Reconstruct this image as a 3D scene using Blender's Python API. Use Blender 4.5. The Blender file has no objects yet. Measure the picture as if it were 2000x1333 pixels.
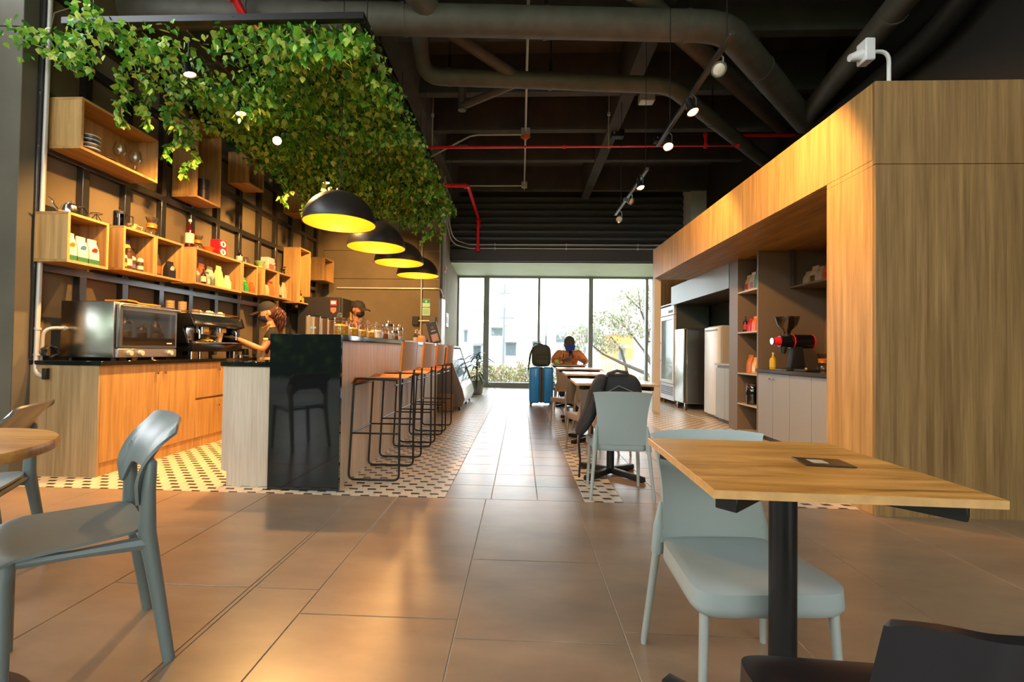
import bpy, bmesh, math, random
from mathutils import Vector, Matrix, Euler
scene = bpy.context.scene
COL = scene.collection
RND = random.Random(11)
PI = math.pi

# ------------------------------------------------------------------ camera
cam_d = bpy.data.cameras.new('camera'); cam = bpy.data.objects.new('camera', cam_d); COL.objects.link(cam)
cam_d.sensor_width = 36.0; cam_d.lens = 36.0 * 889.0 / 2000.0
cam_d.shift_x = 0.010; cam_d.shift_y = 0.00125
cam_d.clip_start = 0.02; cam_d.clip_end = 300
r0 = Vector((0.99903781, 0.04157621, 0.01395978)); r1 = Vector((0.01317449, 0.01910258, -0.99973073)); r2 = Vector((-0.04183168, 0.99895271, 0.01853646))
mw = Matrix.Identity(4)
for i in range(3):
    mw[i][0] = r0[i]; mw[i][1] = -r1[i]; mw[i][2] = -r2[i]
mw[2][3] = 1.0
cam.matrix_world = mw
scene.camera = cam
# ------------------------------------------------------------------ sky, exposure
scene.view_settings.view_transform = 'Standard'; scene.view_settings.look = 'None'
scene.view_settings.gamma = 1.0; scene.view_settings.use_curve_mapping = False
scene.view_settings.exposure = 0.36
scene.cycles.use_denoising = True
scene.cycles.max_bounces = 9; scene.cycles.diffuse_bounces = 6; scene.cycles.glossy_bounces = 4
scene.cycles.transparent_max_bounces = 12; scene.cycles.transmission_bounces = 6
scene.cycles.sample_clamp_indirect = 6.0
scene.cycles.caustics_reflective = False; scene.cycles.caustics_refractive = False
wd = bpy.data.worlds.new('sky'); scene.world = wd; wd.use_nodes = True
wn = wd.node_tree.nodes; wl = wd.node_tree.links
bgn = wn['Background']
tcw = wn.new('ShaderNodeTexCoord'); sepw = wn.new('ShaderNodeSeparateXYZ'); rampw = wn.new('ShaderNodeValToRGB')
wl.new(tcw.outputs['Generated'], sepw.inputs[0]); wl.new(sepw.outputs['Z'], rampw.inputs[0]); wl.new(rampw.outputs[0], bgn.inputs[0])
rampw.color_ramp.elements[0].position = 0.0; rampw.color_ramp.elements[0].color = (0.97, 0.98, 1.0, 1)
rampw.color_ramp.elements[1].position = 0.9; rampw.color_ramp.elements[1].color = (0.80, 0.90, 1.0, 1)
bgn.inputs[1].default_value = 7.6

# ------------------------------------------------------------------ lamps
WARM = (1.0, 0.53, 0.17)
def spot(loc, target, watt, deg=90, blend=0.4, col=WARM, size=0.03):
    d = bpy.data.lights.new('spot', 'SPOT'); d.energy = watt; d.color = col; d.spot_size = math.radians(deg); d.spot_blend = blend; d.shadow_soft_size = size
    o = bpy.data.objects.new('spot', d); COL.objects.link(o); o.location = loc
    o.rotation_euler = (Vector(target) - Vector(loc)).to_track_quat('-Z', 'Y').to_euler()
    return o
def bulb(loc, watt, col=WARM, size=0.04):
    d = bpy.data.lights.new('bulb', 'POINT'); d.energy = watt; d.color = col; d.shadow_soft_size = size
    o = bpy.data.objects.new('bulb', d); COL.objects.link(o); o.location = loc
    return o
LEFT_SPOTS = [(-2.49, 3.24, 3.05), (-2.45, 3.80, 3.05), (-2.43, 4.35, 3.05), (-2.40, 5.42, 3.05)]
LEFT_AIM = [(-3.2, 4.3, 0.9), (-3.3, 4.7, 1.0), (-1.3, 2.3, 0.0), (-3.5, 6.3, 1.5)]
for i, (p, t) in enumerate(zip(LEFT_SPOTS, LEFT_AIM)):
    spot((p[0], p[1], p[2] - 0.07), t, (255, 255, 250, 255)[i], (104, 104, 125, 104)[i], 0.5)
spot((-2.38, 6.7, 2.95), (-3.0, 8.2, 1.6), 260, 110, 0.5)
RIGHT_SPOTS = [(1.29, 3.06, 2.90), (1.285, 3.515, 2.88), (1.30, 4.12, 2.88), (1.31, 5.13, 2.88), (1.335, 5.73, 2.90), (1.345, 6.35, 2.86)]
RIGHT_AIM = [(-0.3, 4.6, 0.0), (2.9, 4.5, 1.6), (0.2, 5.6, 0.0), (2.9, 6.2, 1.5), (1.2, 9.0, 0.0), (1.4, 9.6, 0.0)]
RIGHT_W = [0, 185, 100, 120, 0, 50]
for p, t, w in zip(RIGHT_SPOTS, RIGHT_AIM, RIGHT_W):
    if w: spot((p[0], p[1], p[2] - 0.05), t, w, 112, 0.35)
PENDANTS = [(-1.56, 3.81), (-1.535, 4.72), (-1.52, 5.56), (-1.50, 6.50)]
for x, y in PENDANTS:
    bulb((x, y, 2.17), 36)

# ------------------------------------------------------------------ materials
def lin(h):
    h = h.lstrip('#'); o = []
    for i in (0, 2, 4):
        c = int(h[i:i + 2], 16) / 255.0
        o.append(c / 12.92 if c <= 0.04045 else ((c + 0.055) / 1.055) ** 2.4)
    return (o[0], o[1], o[2], 1.0)
_mats = {}
def mat(name, h, rough=0.5, metal=0.0, spec=0.5, noise=None, bump=None, emit=None, es=0.0, coat=0.0, trans=0.0, alpha=1.0, stretch=(1, 1, 1)):
    if name in _mats: return _mats[name]
    m = bpy.data.materials.new(name); m.use_nodes = True; nt = m.node_tree; b = nt.nodes['Principled BSDF']
    c = lin(h) if isinstance(h, str) else h
    b.inputs['Base Color'].default_value = c; b.inputs['Roughness'].default_value = rough; b.inputs['Metallic'].default_value = metal
    b.inputs['Specular IOR Level'].default_value = spec
    b.inputs['Coat Weight'].default_value = coat
    b.inputs['Transmission Weight'].default_value = trans
    b.inputs['Alpha'].default_value = alpha
    if emit:
        b.inputs['Emission Color'].default_value = lin(emit) if isinstance(emit, str) else emit; b.inputs['Emission Strength'].default_value = es
    if noise or bump:
        tc = nt.nodes.new('ShaderNodeTexCoord'); mp = nt.nodes.new('ShaderNodeMapping'); mp.inputs['Scale'].default_value = stretch
        nt.links.new(tc.outputs['Object'], mp.inputs[0])
    if noise:
        sc, amt = noise
        n = nt.nodes.new('ShaderNodeTexNoise'); n.inputs['Scale'].default_value = sc; n.inputs['Detail'].default_value = 6
        nt.links.new(mp.outputs[0], n.inputs['Vector'])
        r = nt.nodes.new('ShaderNodeValToRGB'); r.color_ramp.elements[0].position = 0.3; r.color_ramp.elements[1].position = 0.7
        r.color_ramp.elements[0].color = tuple(v * (1 - amt) for v in c[:3]) + (1,); r.color_ramp.elements[1].color = tuple(min(1, v * (1 + amt)) for v in c[:3]) + (1,)
        nt.links.new(n.outputs['Fac'], r.inputs[0]); nt.links.new(r.outputs[0], b.inputs['Base Color'])
    if bump:
        sc, st = bump
        n2 = nt.nodes.new('ShaderNodeTexNoise'); n2.inputs['Scale'].default_value = sc; n2.inputs['Detail'].default_value = 4
        nt.links.new(mp.outputs[0], n2.inputs['Vector'])
        bp = nt.nodes.new('ShaderNodeBump'); bp.inputs['Strength'].default_value = st; bp.inputs['Distance'].default_value = 0.01
        nt.links.new(n2.outputs['Fac'], bp.inputs['Height']); nt.links.new(bp.outputs[0], b.inputs['Normal'])
    _mats[name] = m
    return m
def wood(name, c1, c2, stretch, rough=0.42, c3=None, knots=False, span=(0.30, 0.66, 0.22)):
    if name in _mats: return _mats[name]
    m = bpy.data.materials.new(name); m.use_nodes = True; nt = m.node_tree; b = nt.nodes['Principled BSDF']
    tc = nt.nodes.new('ShaderNodeTexCoord'); mp = nt.nodes.new('ShaderNodeMapping'); mp.inputs['Scale'].default_value = stretch
    nt.links.new(tc.outputs['Object'], mp.inputs[0])
    n = nt.nodes.new('ShaderNodeTexNoise'); n.inputs['Scale'].default_value = 1.0; n.inputs['Detail'].default_value = 7; n.inputs['Roughness'].default_value = 0.62; n.inputs['Distortion'].default_value = 0.6 if knots else 0.15
    nt.links.new(mp.outputs[0], n.inputs['Vector'])
    r = nt.nodes.new('ShaderNodeValToRGB'); e = r.color_ramp.elements
    e[0].position = span[0]; e[0].color = lin(c1); e[1].position = span[1]; e[1].color = lin(c2)
    if c3:
        k = e.new(span[2]); k.color = lin(c3)
    nt.links.new(n.outputs['Fac'], r.inputs[0])
    n2 = nt.nodes.new('ShaderNodeTexNoise'); n2.inputs['Scale'].default_value = 4.0; n2.inputs['Detail'].default_value = 5
    nt.links.new(mp.outputs[0], n2.inputs['Vector'])
    mx = nt.nodes.new('ShaderNodeMix'); mx.data_type = 'RGBA'; mx.blend_type = 'MULTIPLY'; mx.inputs[0].default_value = 0.30
    nt.links.new(r.outputs[0], mx.inputs[6]); nt.links.new(n2.outputs['Fac'], mx.inputs[7])
    nt.links.new(mx.outputs[2], b.inputs['Base Color'])
    b.inputs['Roughness'].default_value = rough; b.inputs['Specular IOR Level'].default_value = 0.4
    bp = nt.nodes.new('ShaderNodeBump'); bp.inputs['Strength'].default_value = 0.12; bp.inputs['Distance'].default_value = 0.002
    nt.links.new(n2.outputs['Fac'], bp.inputs['Height']); nt.links.new(bp.outputs[0], b.inputs['Normal'])
    _mats[name] = m
    return m
def thin_glass(name, tint='FFFFFF', refl=0.07, rough=0.02):
    if name in _mats: return _mats[name]
    m = bpy.data.materials.new(name); m.use_nodes = True; nt = m.node_tree; nt.nodes.remove(nt.nodes['Principled BSDF'])
    t = nt.nodes.new('ShaderNodeBsdfTransparent'); t.inputs[0].default_value = lin(tint)
    g = nt.nodes.new('ShaderNodeBsdfGlossy'); g.inputs['Roughness'].default_value = rough
    lw = nt.nodes.new('ShaderNodeLayerWeight'); lw.inputs[0].default_value = 0.25
    ma = nt.nodes.new('ShaderNodeMath'); ma.operation = 'MULTIPLY_ADD'; ma.inputs[1].default_value = 0.6; ma.inputs[2].default_value = refl; ma.use_clamp = True
    nt.links.new(lw.outputs['Fresnel'], ma.inputs[0])
    mx = nt.nodes.new('ShaderNodeMixShader'); nt.links.new(ma.outputs[0], mx.inputs[0]); nt.links.new(t.outputs[0], mx.inputs[1]); nt.links.new(g.outputs[0], mx.inputs[2])
    nt.links.new(mx.outputs[0], nt.nodes['Material Output'].inputs[0])
    _mats[name] = m
    return m
def leafmat(name, cols, island=True, rough=0.45):
    if name in _mats: return _mats[name]
    m = bpy.data.materials.new(name); m.use_nodes = True; nt = m.node_tree; b = nt.nodes['Principled BSDF']
    if island:
        g = nt.nodes.new('ShaderNodeNewGeometry'); src = g.outputs['Random Per Island']
    else:
        g = nt.nodes.new('ShaderNodeObjectInfo'); src = g.outputs['Random']
    r = nt.nodes.new('ShaderNodeValToRGB'); e = r.color_ramp.elements; r.color_ramp.interpolation = 'LINEAR'
    e[0].position = 0; e[0].color = lin(cols[0]); e[1].position = 1; e[1].color = lin(cols[-1])
    for i, c in enumerate(cols[1:-1]):
        k = e.new((i + 1) / (len(cols) - 1)); k.color = lin(c)
    nt.links.new(src, r.inputs[0]); nt.links.new(r.outputs[0], b.inputs['Base Color']); b.inputs['Roughness'].default_value = rough
    tr = nt.nodes.new('ShaderNodeBsdfTranslucent'); nt.links.new(r.outputs[0], tr.inputs[0])
    mx = nt.nodes.new('ShaderNodeMixShader'); mx.inputs[0].default_value = 0.25
    nt.links.new(b.outputs[0], mx.inputs[1]); nt.links.new(tr.outputs[0], mx.inputs[2]); nt.links.new(mx.outputs[0], nt.nodes['Material Output'].inputs[0])
    _mats[name] = m
    return m

# ------------------------------------------------------------------ mesh builder
class B:
    def __init__(s): s.bm = bmesh.new()
    def box(s, x0, x1, y0, y1, z0, z1, bev=0.0, seg=1, M=None):
        vs = [s.bm.verts.new((x, y, z)) for x in (x0, x1) for y in (y0, y1) for z in (z0, z1)]
        fs = [(0, 1, 3, 2), (4, 6, 7, 5), (0, 4, 5, 1), (2, 3, 7, 6), (0, 2, 6, 4), (1, 5, 7, 3)]
        F = [s.bm.faces.new([vs[i] for i in f]) for f in fs]
        if M is not None:
            for v in vs: v.co = M @ v.co
        if bev:
            ed = list({e for f in F for e in f.edges})
            bmesh.ops.bevel(s.bm, geom=ed, offset=bev, segments=seg, affect='EDGES', profile=0.5)
        return s
    def tube(s, pts, r, n=8, closed=False, cap=True):
        pts = [Vector(p) for p in pts]; k = len(pts)
        rs = r if isinstance(r, (list, tuple)) else [r] * k
        prev = None; rings = []
        for i, p in enumerate(pts):
            if closed: t = (pts[(i + 1) % k] - pts[i - 1])
            elif i == 0: t = pts[1] - p
            elif i == k - 1: t = p - pts[i - 1]
            else: t = (pts[i + 1] - p).normalized() + (p - pts[i - 1]).normalized()
            t.normalize()
            if prev is None:
                a = Vector((0, 0, 1)) if abs(t.z) < 0.9 else Vector((1, 0, 0))
                u = t.cross(a).normalized()
            else:
                u = (prev - t * prev.dot(t))
                u = u.normalized() if u.length > 1e-6 else t.orthogonal().normalized()
            prev = u; w = t.cross(u)
            rings.append([s.bm.verts.new(p + (u * math.cos(2 * PI * j / n) + w * math.sin(2 * PI * j / n)) * rs[i]) for j in range(n)])
        m = k if closed else k - 1
        for i in range(m):
            a, b = rings[i], rings[(i + 1) % k]
            for j in range(n):
                s.bm.faces.new((a[j], a[(j + 1) % n], b[(j + 1) % n], b[j]))
        if cap and not closed:
            s.bm.faces.new(rings[0][::-1]); s.bm.faces.new(rings[-1])
        return s
    def cyl(s, p0, p1, r0, r1=None, n=16):
        return s.tube([p0, p1], [r0, r0 if r1 is None else r1], n)
    def lathe(s, prof, c=(0, 0, 0), n=20, cap0=True, cap1=True, M=None):
        c = Vector(c); rings = []
        for r, z in prof:
            rings.append([s.bm.verts.new(Vector((c.x + r * math.cos(2 * PI * j / n), c.y + r * math.sin(2 * PI * j / n), c.z + z))) for j in range(n)])
        for i in range(len(rings) - 1):
            a, b = rings[i], rings[i + 1]
            for j in range(n): s.bm.faces.new((a[j], a[(j + 1) % n], b[(j + 1) % n], b[j]))
        if cap0: s.bm.faces.new(rings[0][::-1])
        if cap1: s.bm.faces.new(rings[-1])
        if M is not None:
            for rg in rings:
                for v in rg: v.co = M @ v.co
        return s
    def prism(s, poly, axis, a, b, bev=0.0):
        def P(u, v, w): return {'x': (w, u, v), 'y': (u, w, v), 'z': (u, v, w)}[axis]
        A = [s.bm.verts.new(P(u, v, a)) for u, v in poly]; Bv = [s.bm.verts.new(P(u, v, b)) for u, v in poly]
        k = len(poly); F = [s.bm.faces.new(A), s.bm.faces.new(Bv[::-1])]
        for i in range(k): F.append(s.bm.faces.new((A[i], Bv[i], Bv[(i + 1) % k], A[(i + 1) % k])))
        if bev:
            ed = list({e for f in F for e in f.edges})
            bmesh.ops.bevel(s.bm, geom=ed, offset=bev, segments=2, affect='EDGES', profile=0.5)
        return s
    def ell(s, c, r, n=14, m=9):
        r = (r, r, r) if not isinstance(r, (list, tuple)) else r
        prof = [(math.sin(PI * (i + 0.0) / m), -math.cos(PI * i / m)) for i in range(m + 1)]
        rings = []
        for i, (a, z) in enumerate(prof):
            if i in (0, m): rings.append([s.bm.verts.new((c[0], c[1], c[2] + z * r[2]))])
            else: rings.append([s.bm.verts.new((c[0] + a * r[0] * math.cos(2 * PI * j / n), c[1] + a * r[1] * math.sin(2 * PI * j / n), c[2] + z * r[2])) for j in range(n)])
        for i in range(m):
            a, b = rings[i], rings[i + 1]
            for j in range(n):
                k = (j + 1) % n
                if len(a) == 1: s.bm.faces.new((a[0], b[k], b[j]))
                elif len(b) == 1: s.bm.faces.new((a[j], a[k], b[0]))
                else: s.bm.faces.new((a[j], a[k], b[k], b[j]))
        return s
    def shell(s, f, nu, nv, th):
        """a curved sheet f(u, v) with real thickness th"""
        P = [[Vector(f(i / nu, j / nv)) for j in range(nv + 1)] for i in range(nu + 1)]
        def nrm(i, j):
            du = P[min(i + 1, nu)][j] - P[max(i - 1, 0)][j]; dv = P[i][min(j + 1, nv)] - P[i][max(j - 1, 0)]
            n = du.cross(dv); return n.normalized() if n.length > 1e-9 else Vector((0, 0, 1))
        N = [[nrm(i, j) for j in range(nv + 1)] for i in range(nu + 1)]
        T = [[s.bm.verts.new(P[i][j] + N[i][j] * th / 2) for j in range(nv + 1)] for i in range(nu + 1)]
        U = [[s.bm.verts.new(P[i][j] - N[i][j] * th / 2) for j in range(nv + 1)] for i in range(nu + 1)]
        for i in range(nu):
            for j in range(nv):
                s.bm.faces.new((T[i][j], T[i + 1][j], T[i + 1][j + 1], T[i][j + 1])); s.bm.faces.new((U[i][j], U[i][j + 1], U[i + 1][j + 1], U[i + 1][j]))
        for i in range(nu):
            s.bm.faces.new((T[i][0], U[i][0], U[i + 1][0], T[i + 1][0])); s.bm.faces.new((T[i][nv], T[i + 1][nv], U[i + 1][nv], U[i][nv]))
        for j in range(nv):
            s.bm.faces.new((T[0][j], T[0][j + 1], U[0][j + 1], U[0][j])); s.bm.faces.new((T[nu][j], U[nu][j], U[nu][j + 1], T[nu][j + 1]))
        return s
    def poly(s, vs, fs):
        V = [s.bm.verts.new(v) for v in vs]
        for f in fs: s.bm.faces.new([V[i] for i in f])
        return s
    def xf(s, M):
        for v in s.bm.verts: v.co = M @ v.co
        return s
def wloc(p):
    v = Vector((0, 0, 0))
    while p is not None: v = v + Vector(p.location); p = p.parent
    return v
def obj(name, b, m, parent=None, smooth=True, ang=38, kind=None, local=False):
    """link builder b (world coordinates, or the thing's own when it stands at the origin) as ONE mesh object"""
    bm = b.bm if isinstance(b, B) else b
    bmesh.ops.recalc_face_normals(bm, faces=bm.faces)
    me = bpy.data.meshes.new(name); bm.to_mesh(me); bm.free()
    if parent is not None and not local: me.transform(Matrix.Translation(-wloc(parent)))
    me.materials.append(m)
    if smooth:
        me.polygons.foreach_set('use_smooth', [True] * len(me.polygons)); me.set_sharp_from_angle(angle=math.radians(ang))
    o = bpy.data.objects.new(name, me); COL.objects.link(o)
    if parent is not None: o.parent = parent
    if kind: o['kind'] = kind
    return o
def thing(name, label, cat, loc=(0, 0, 0), group=None):
    o = bpy.data.objects.new(name, None); COL.objects.link(o); o.location = loc; o.empty_display_size = 0.1
    o['label'] = label; o['category'] = cat
    if group: o['group'] = group
    return o
def tag(o, label, cat, group=None):
    o['label'] = label; o['category'] = cat
    if group: o['group'] = group
    return o
def solo(name, b, m, label, cat, group=None, origin=None, **k):
    """a thing that is one mesh, its origin at `origin`"""
    o = obj(name, b, m, None, **k)
    if origin is not None:
        o.data.transform(Matrix.Translation(-Vector(origin))); o.location = origin
    return tag(o, label, cat, group)
def struct(name, b, m, **k):
    o = obj(name, b, m, None, **k); o['kind'] = 'structure'; return o
def dup(root, loc, rz=None, label=None, group=None):
    r = root.copy(); COL.objects.link(r); r.location = loc
    if rz is not None: r.rotation_euler = (0, 0, rz)
    if label: r['label'] = label
    if group: r['group'] = group
    for ch in root.children:
        c = ch.copy(); COL.objects.link(c); c.parent = r
        for g in ch.children:
            d = g.copy(); COL.objects.link(d); d.parent = c
    return r
def text(name, s, size, loc, rot, m, parent=None, ext=0.0006, align='CENTER', sx=1.0):
    cu = bpy.data.curves.new(name, 'FONT'); cu.body = s; cu.size = size; cu.extrude = ext; cu.align_x = align; cu.align_y = 'CENTER'; cu.resolution_u = 2
    cu.materials.append(m)
    o = bpy.data.objects.new(name, cu); COL.objects.link(o)
    if parent is not None: o.parent = parent; o.location = Vector(loc) - wloc(parent)
    else: o.location = loc
    o.rotation_euler = rot; o.scale = (sx, 1, 1)
    return o
def arc(c, r, a0, a1, n, plane='xz'):
    out = []
    for i in range(n + 1):
        a = math.radians(a0 + (a1 - a0) * i / n); u, v = r * math.cos(a), r * math.sin(a)
        out.append({'xz': (c[0] + u, c[1], c[2] + v), 'yz': (c[0], c[1] + u, c[2] + v), 'xy': (c[0] + u, c[1] + v, c[2])}[plane])
    return out

# palette
OAK_V = wood('oak_upright_grain', 'a47c48', 'd2a768', (22, 22, 0.9), c3='8c6334')
OAK_Y = wood('oak_lengthwise_grain', '98703a', 'c89c5c', (14, 1.2, 14), c3='7f5f36')
OAK_PALE = wood('pale_oak_upright_grain', 'cdb89e', 'e4d5be', (22, 22, 0.9), c3='bba486')
OAK_TOP = wood('oak_table_top', 'b07a35', 'd8a052', (2.2, 15, 15), 0.36, c3='744619', knots=True, span=(0.40, 0.58, 0.31))
OAK_EDGE = mat('oak_edge_band', 'bf9157', 0.5, noise=(40, 0.12))
BLACK_M = mat('black_metal', '1b1a19', 0.42, 0.3)
BLACK_P = mat('black_paint', '191715', 0.6)
BLACK_STONE = mat('black_stone', '131618', 0.05, spec=0.6)
LATTICE = mat('black_lattice_paint', '2b2928', 0.22, 0.0, spec=0.9)
CHROME = mat('chrome', 'd6d6d4', 0.16, 1.0)
STEEL = mat('brushed_steel', 'b9b8b3', 0.24, 1.0, bump=(6, 0.05), stretch=(1, 1, 60))
WHITE = mat('white_enamel', 'e6e6e4', 0.35)
GREY_CH = mat('grey_plastic', '98a19b', 0.42)
SAGE_CH = mat('sage_grey_plastic', '66706c', 0.40)
TAUPE_CH = mat('taupe_plastic', '8d8172', 0.42)
DARK_CH = mat('black_plastic', '16161a', 0.36)
GREY_LAM = mat('grey_laminate', '8c9197', 0.5)
DARK_LAM = mat('dark_laminate', '4a443e', 0.55)
TAN_WALL = mat('tan_plaster', '6e6048', 0.85, noise=(3, 0.10), bump=(60, 0.06))
CONC = mat('grey_concrete', '625d50', 0.9, noise=(2.5, 0.14), bump=(30, 0.1))
CEIL = mat('ceiling_black_paint', '4c4a48', 0.85, noise=(3, 0.2))
DUCT = mat('duct_black_paint', '625d58', 0.6, noise=(6, 0.18), bump=(30, 0.1))
RED = mat('red_pipe_paint', 'f01c28', 0.35)
CONDUIT = mat('galvanised_conduit', 'c6c1b8', 0.42, 0.25)
ORANGE = mat('orange_plastic', 'e8631c', 0.45)
LEATHER = mat('tan_leather', 'd0781e', 0.42, noise=(30, 0.08))
GLASS = thin_glass('clear_glass')
WIN_GLASS = thin_glass('window_glass', 'F4F8F8', 0.03)
AMBER = mat('amber_inside_paint', 'e08a14', 0.45)
# ================================================================== SETTING
# floor: grout bed, then every tile as a piece of its own
floor = struct('floor', B().box(-5.2, 4.6, -3.5, 12.7, -0.12, -0.004), mat('grout', 'c4b8a6', 0.8))
def tile_mat():
    m = bpy.data.materials.new('stoneware_tile'); m.use_nodes = True; nt = m.node_tree; b = nt.nodes['Principled BSDF']
    tc = nt.nodes.new('ShaderNodeTexCoord'); oi = nt.nodes.new('ShaderNodeObjectInfo')
    ad = nt.nodes.new('ShaderNodeVectorMath'); ad.operation = 'ADD'; nt.links.new(tc.outputs['Object'], ad.inputs[0]); nt.links.new(oi.outputs['Location'], ad.inputs[1])
    mp = nt.nodes.new('ShaderNodeMapping'); mp.inputs['Scale'].default_value = (2.0, 5.0, 2.0); mp.inputs['Rotation'].default_value = (0, 0, 0.5); nt.links.new(ad.outputs[0], mp.inputs[0])
    n = nt.nodes.new('ShaderNodeTexNoise'); n.inputs['Scale'].default_value = 1.2; n.inputs['Detail'].default_value = 8; n.inputs['Roughness'].default_value = 0.6; nt.links.new(mp.outputs[0], n.inputs['Vector'])
    r = nt.nodes.new('ShaderNodeValToRGB'); e = r.color_ramp.elements; e[0].position = 0.3; e[0].color = lin('846d56'); e[1].position = 0.72; e[1].color = lin('a08567')
    nt.links.new(n.outputs['Fac'], r.inputs[0]); nt.links.new(r.outputs[0], b.inputs['Base Color'])
    rr = nt.nodes.new('ShaderNodeMapRange'); rr.inputs['To Min'].default_value = 0.27; rr.inputs['To Max'].default_value = 0.32
    nt.links.new(n.outputs['Fac'], rr.inputs[0]); nt.links.new(rr.outputs[0], b.inputs['Roughness'])
    b.inputs['Specular IOR Level'].default_value = 1.0
    return m
def pattern_mat():
    """printed cement tile: staggered dark lozenges on cream, with a grey flank"""
    m = bpy.data.materials.new('patterned_cement_tile'); m.use_nodes = True; nt = m.node_tree; b = nt.nodes['Principled BSDF']
    N = lambda t: nt.nodes.new(t)
    def ma(op, a, bb=None, c=None):
        n = N('ShaderNodeMath'); n.operation = op
        for i, v in enumerate((a, bb, c)):
            if v is None: continue
            if isinstance(v, (int, float)): n.inputs[i].default_value = v
            else: nt.links.new(v, n.inputs[i])
        return n.outputs[0]
    tc = N('ShaderNodeTexCoord'); oi = N('ShaderNodeObjectInfo'); ad = N('ShaderNodeVectorMath'); ad.operation = 'ADD'
    nt.links.new(tc.outputs['Object'], ad.inputs[0]); nt.links.new(oi.outputs['Location'], ad.inputs[1])
    sp = N('ShaderNodeSeparateXYZ'); nt.links.new(ad.outputs[0], sp.inputs[0])
    v = ma('MULTIPLY', sp.outputs[1], 1 / 0.072); row = ma('FLOOR', v); fv = ma('SUBTRACT', v, row)
    u = ma('MULTIPLY', sp.outputs[0], 1 / 0.132)
    sh = ma('MULTIPLY', row, 0.5)
    u2 = ma('ADD', u, sh); u3 = ma('ADD', u2, ma('MULTIPLY', fv, 0.22))       # slanted flanks
    fu = ma('FRACT', u3)
    dark = ma('MULTIPLY', ma('LESS_THAN', fu, 0.46), ma('GREATER_THAN', fv, 0.52))
    grey = ma('MULTIPLY', ma('LESS_THAN', fu, 0.06), ma('LESS_THAN', fv, 0.52))
    mx = N('ShaderNodeMix'); mx.data_type = 'RGBA'; mx.inputs[6].default_value = lin('d6c5a8'); mx.inputs[7].default_value = lin('bfab8c'); nt.links.new(grey, mx.inputs[0])
    m2 = N('ShaderNodeMix'); m2.data_type = 'RGBA'; nt.links.new(mx.outputs[2], m2.inputs[6]); m2.inputs[7].default_value = lin('2e2620'); nt.links.new(dark, m2.inputs[0])
    nt.links.new(m2.outputs[2], b.inputs['Base Color']); b.inputs['Roughness'].default_value = 0.36; b.inputs['Specular IOR Level'].default_value = 0.45
    return m
TILE_M = tile_mat(); PAT_M = pattern_mat()
_tile_cache = {}
def tile(x0, x1, y0, y1, m, name='tile'):
    g = 0.0022; w, d = x1 - x0 - 2 * g, y1 - y0 - 2 * g
    key = (round(w, 3), round(d, 3), m.name)
    if key not in _tile_cache:
        b = B().box(-w / 2, w / 2, -d / 2, d / 2, -0.006, 0.0, 0.0012)
        o = obj(name, b, m, None, smooth=False); _tile_cache[key] = o.data
    else:
        o = bpy.data.objects.new(name, _tile_cache[key]); COL.objects.link(o)
    o.location = ((x0 + x1) / 2, (y0 + y1) / 2, 0); o.parent = floor
    return o
Y0 = 3.075
xs = [-4.625 + 0.6 * i for i in range(15)]; xs = [x for x in xs if x < 4.6]
cols_x = [-4.7, -4.1, -3.5, -2.9, -2.3, -1.7, -1.115, -1.095, -0.82, -0.22, 0.38, 0.98, 1.58, 2.18, 2.78, 3.38, 3.98, 4.58]
for i in range(len(cols_x) - 1):
    a, c = cols_x[i], cols_x[i + 1]
    ys = [Y0]
    off = {8: 1.70, 9: 2.19, 10: 1.66, 11: 2.28, 12: 1.70}.get(i, 1.87 if i % 2 else 2.45)
    k = off
    while k > -3.4:
        ys.append(k); k -= 1.2 if i != 9 else 0.6
    ys.append(-3.5)
    for j in range(len(ys) - 1): tile(a, c, ys[j + 1], ys[j], TILE_M)
# plain aisle tiles and the side strip by the cabinets
def small_tiles(x0, n, w, y0, y1, far):
    massed = B()
    for i in range(n):
        y = y0; j = 0
        while y < y1 - 0.05:
            e = min(y + 0.31, y1)
            if y < far: tile(x0 + i * w, x0 + (i + 1) * w, y, e, TILE_M)
            else: massed.box(x0 + i * w + 0.002, x0 + (i + 1) * w - 0.002, y + 0.002, e - 0.002, -0.006, 0)
            y = e
    return massed
far_mass = small_tiles(-0.50, 3, 0.313, Y0, 12.35, 8.5)
mass2 = small_tiles(0.70, 4, 0.28, Y0, 12.35, 6.2)
pats = []
def pat_tiles(x0, x1, y0, y1):
    nx = max(1, round((x1 - x0) / 0.32)); w = (x1 - x0) / nx; y = y0
    while y < y1 - 0.02:
        e = min(y + 0.32, y1)
        for i in range(nx): pats.append((x0 + i * w, x0 + (i + 1) * w, y, e))
        y = e
pat_tiles(-3.74, -0.50, Y0, 8.5); pat_tiles(-1.55, -0.50, 8.5, 12.35); pat_tiles(0.439, 0.70, Y0, 12.35); pat_tiles(1.82, 3.70, Y0, 12.35)
pats.sort(key=lambda t: t[2])
mass3 = B()
for i, t in enumerate(pats):
    if i < 290: tile(*t, PAT_M, 'patterned_tile')
    else: mass3.box(t[0] + .002, t[1] - .002, t[2] + .002, t[3] - .002, -0.006, 0)
obj('distant_tiles', far_mass, TILE_M, floor, smooth=False, kind='stuff')
obj('distant_side_tiles', mass2, TILE_M, floor, smooth=False, kind='stuff')
obj('distant_patterned_tiles', mass3, PAT_M, floor, smooth=False, kind='stuff')

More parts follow.
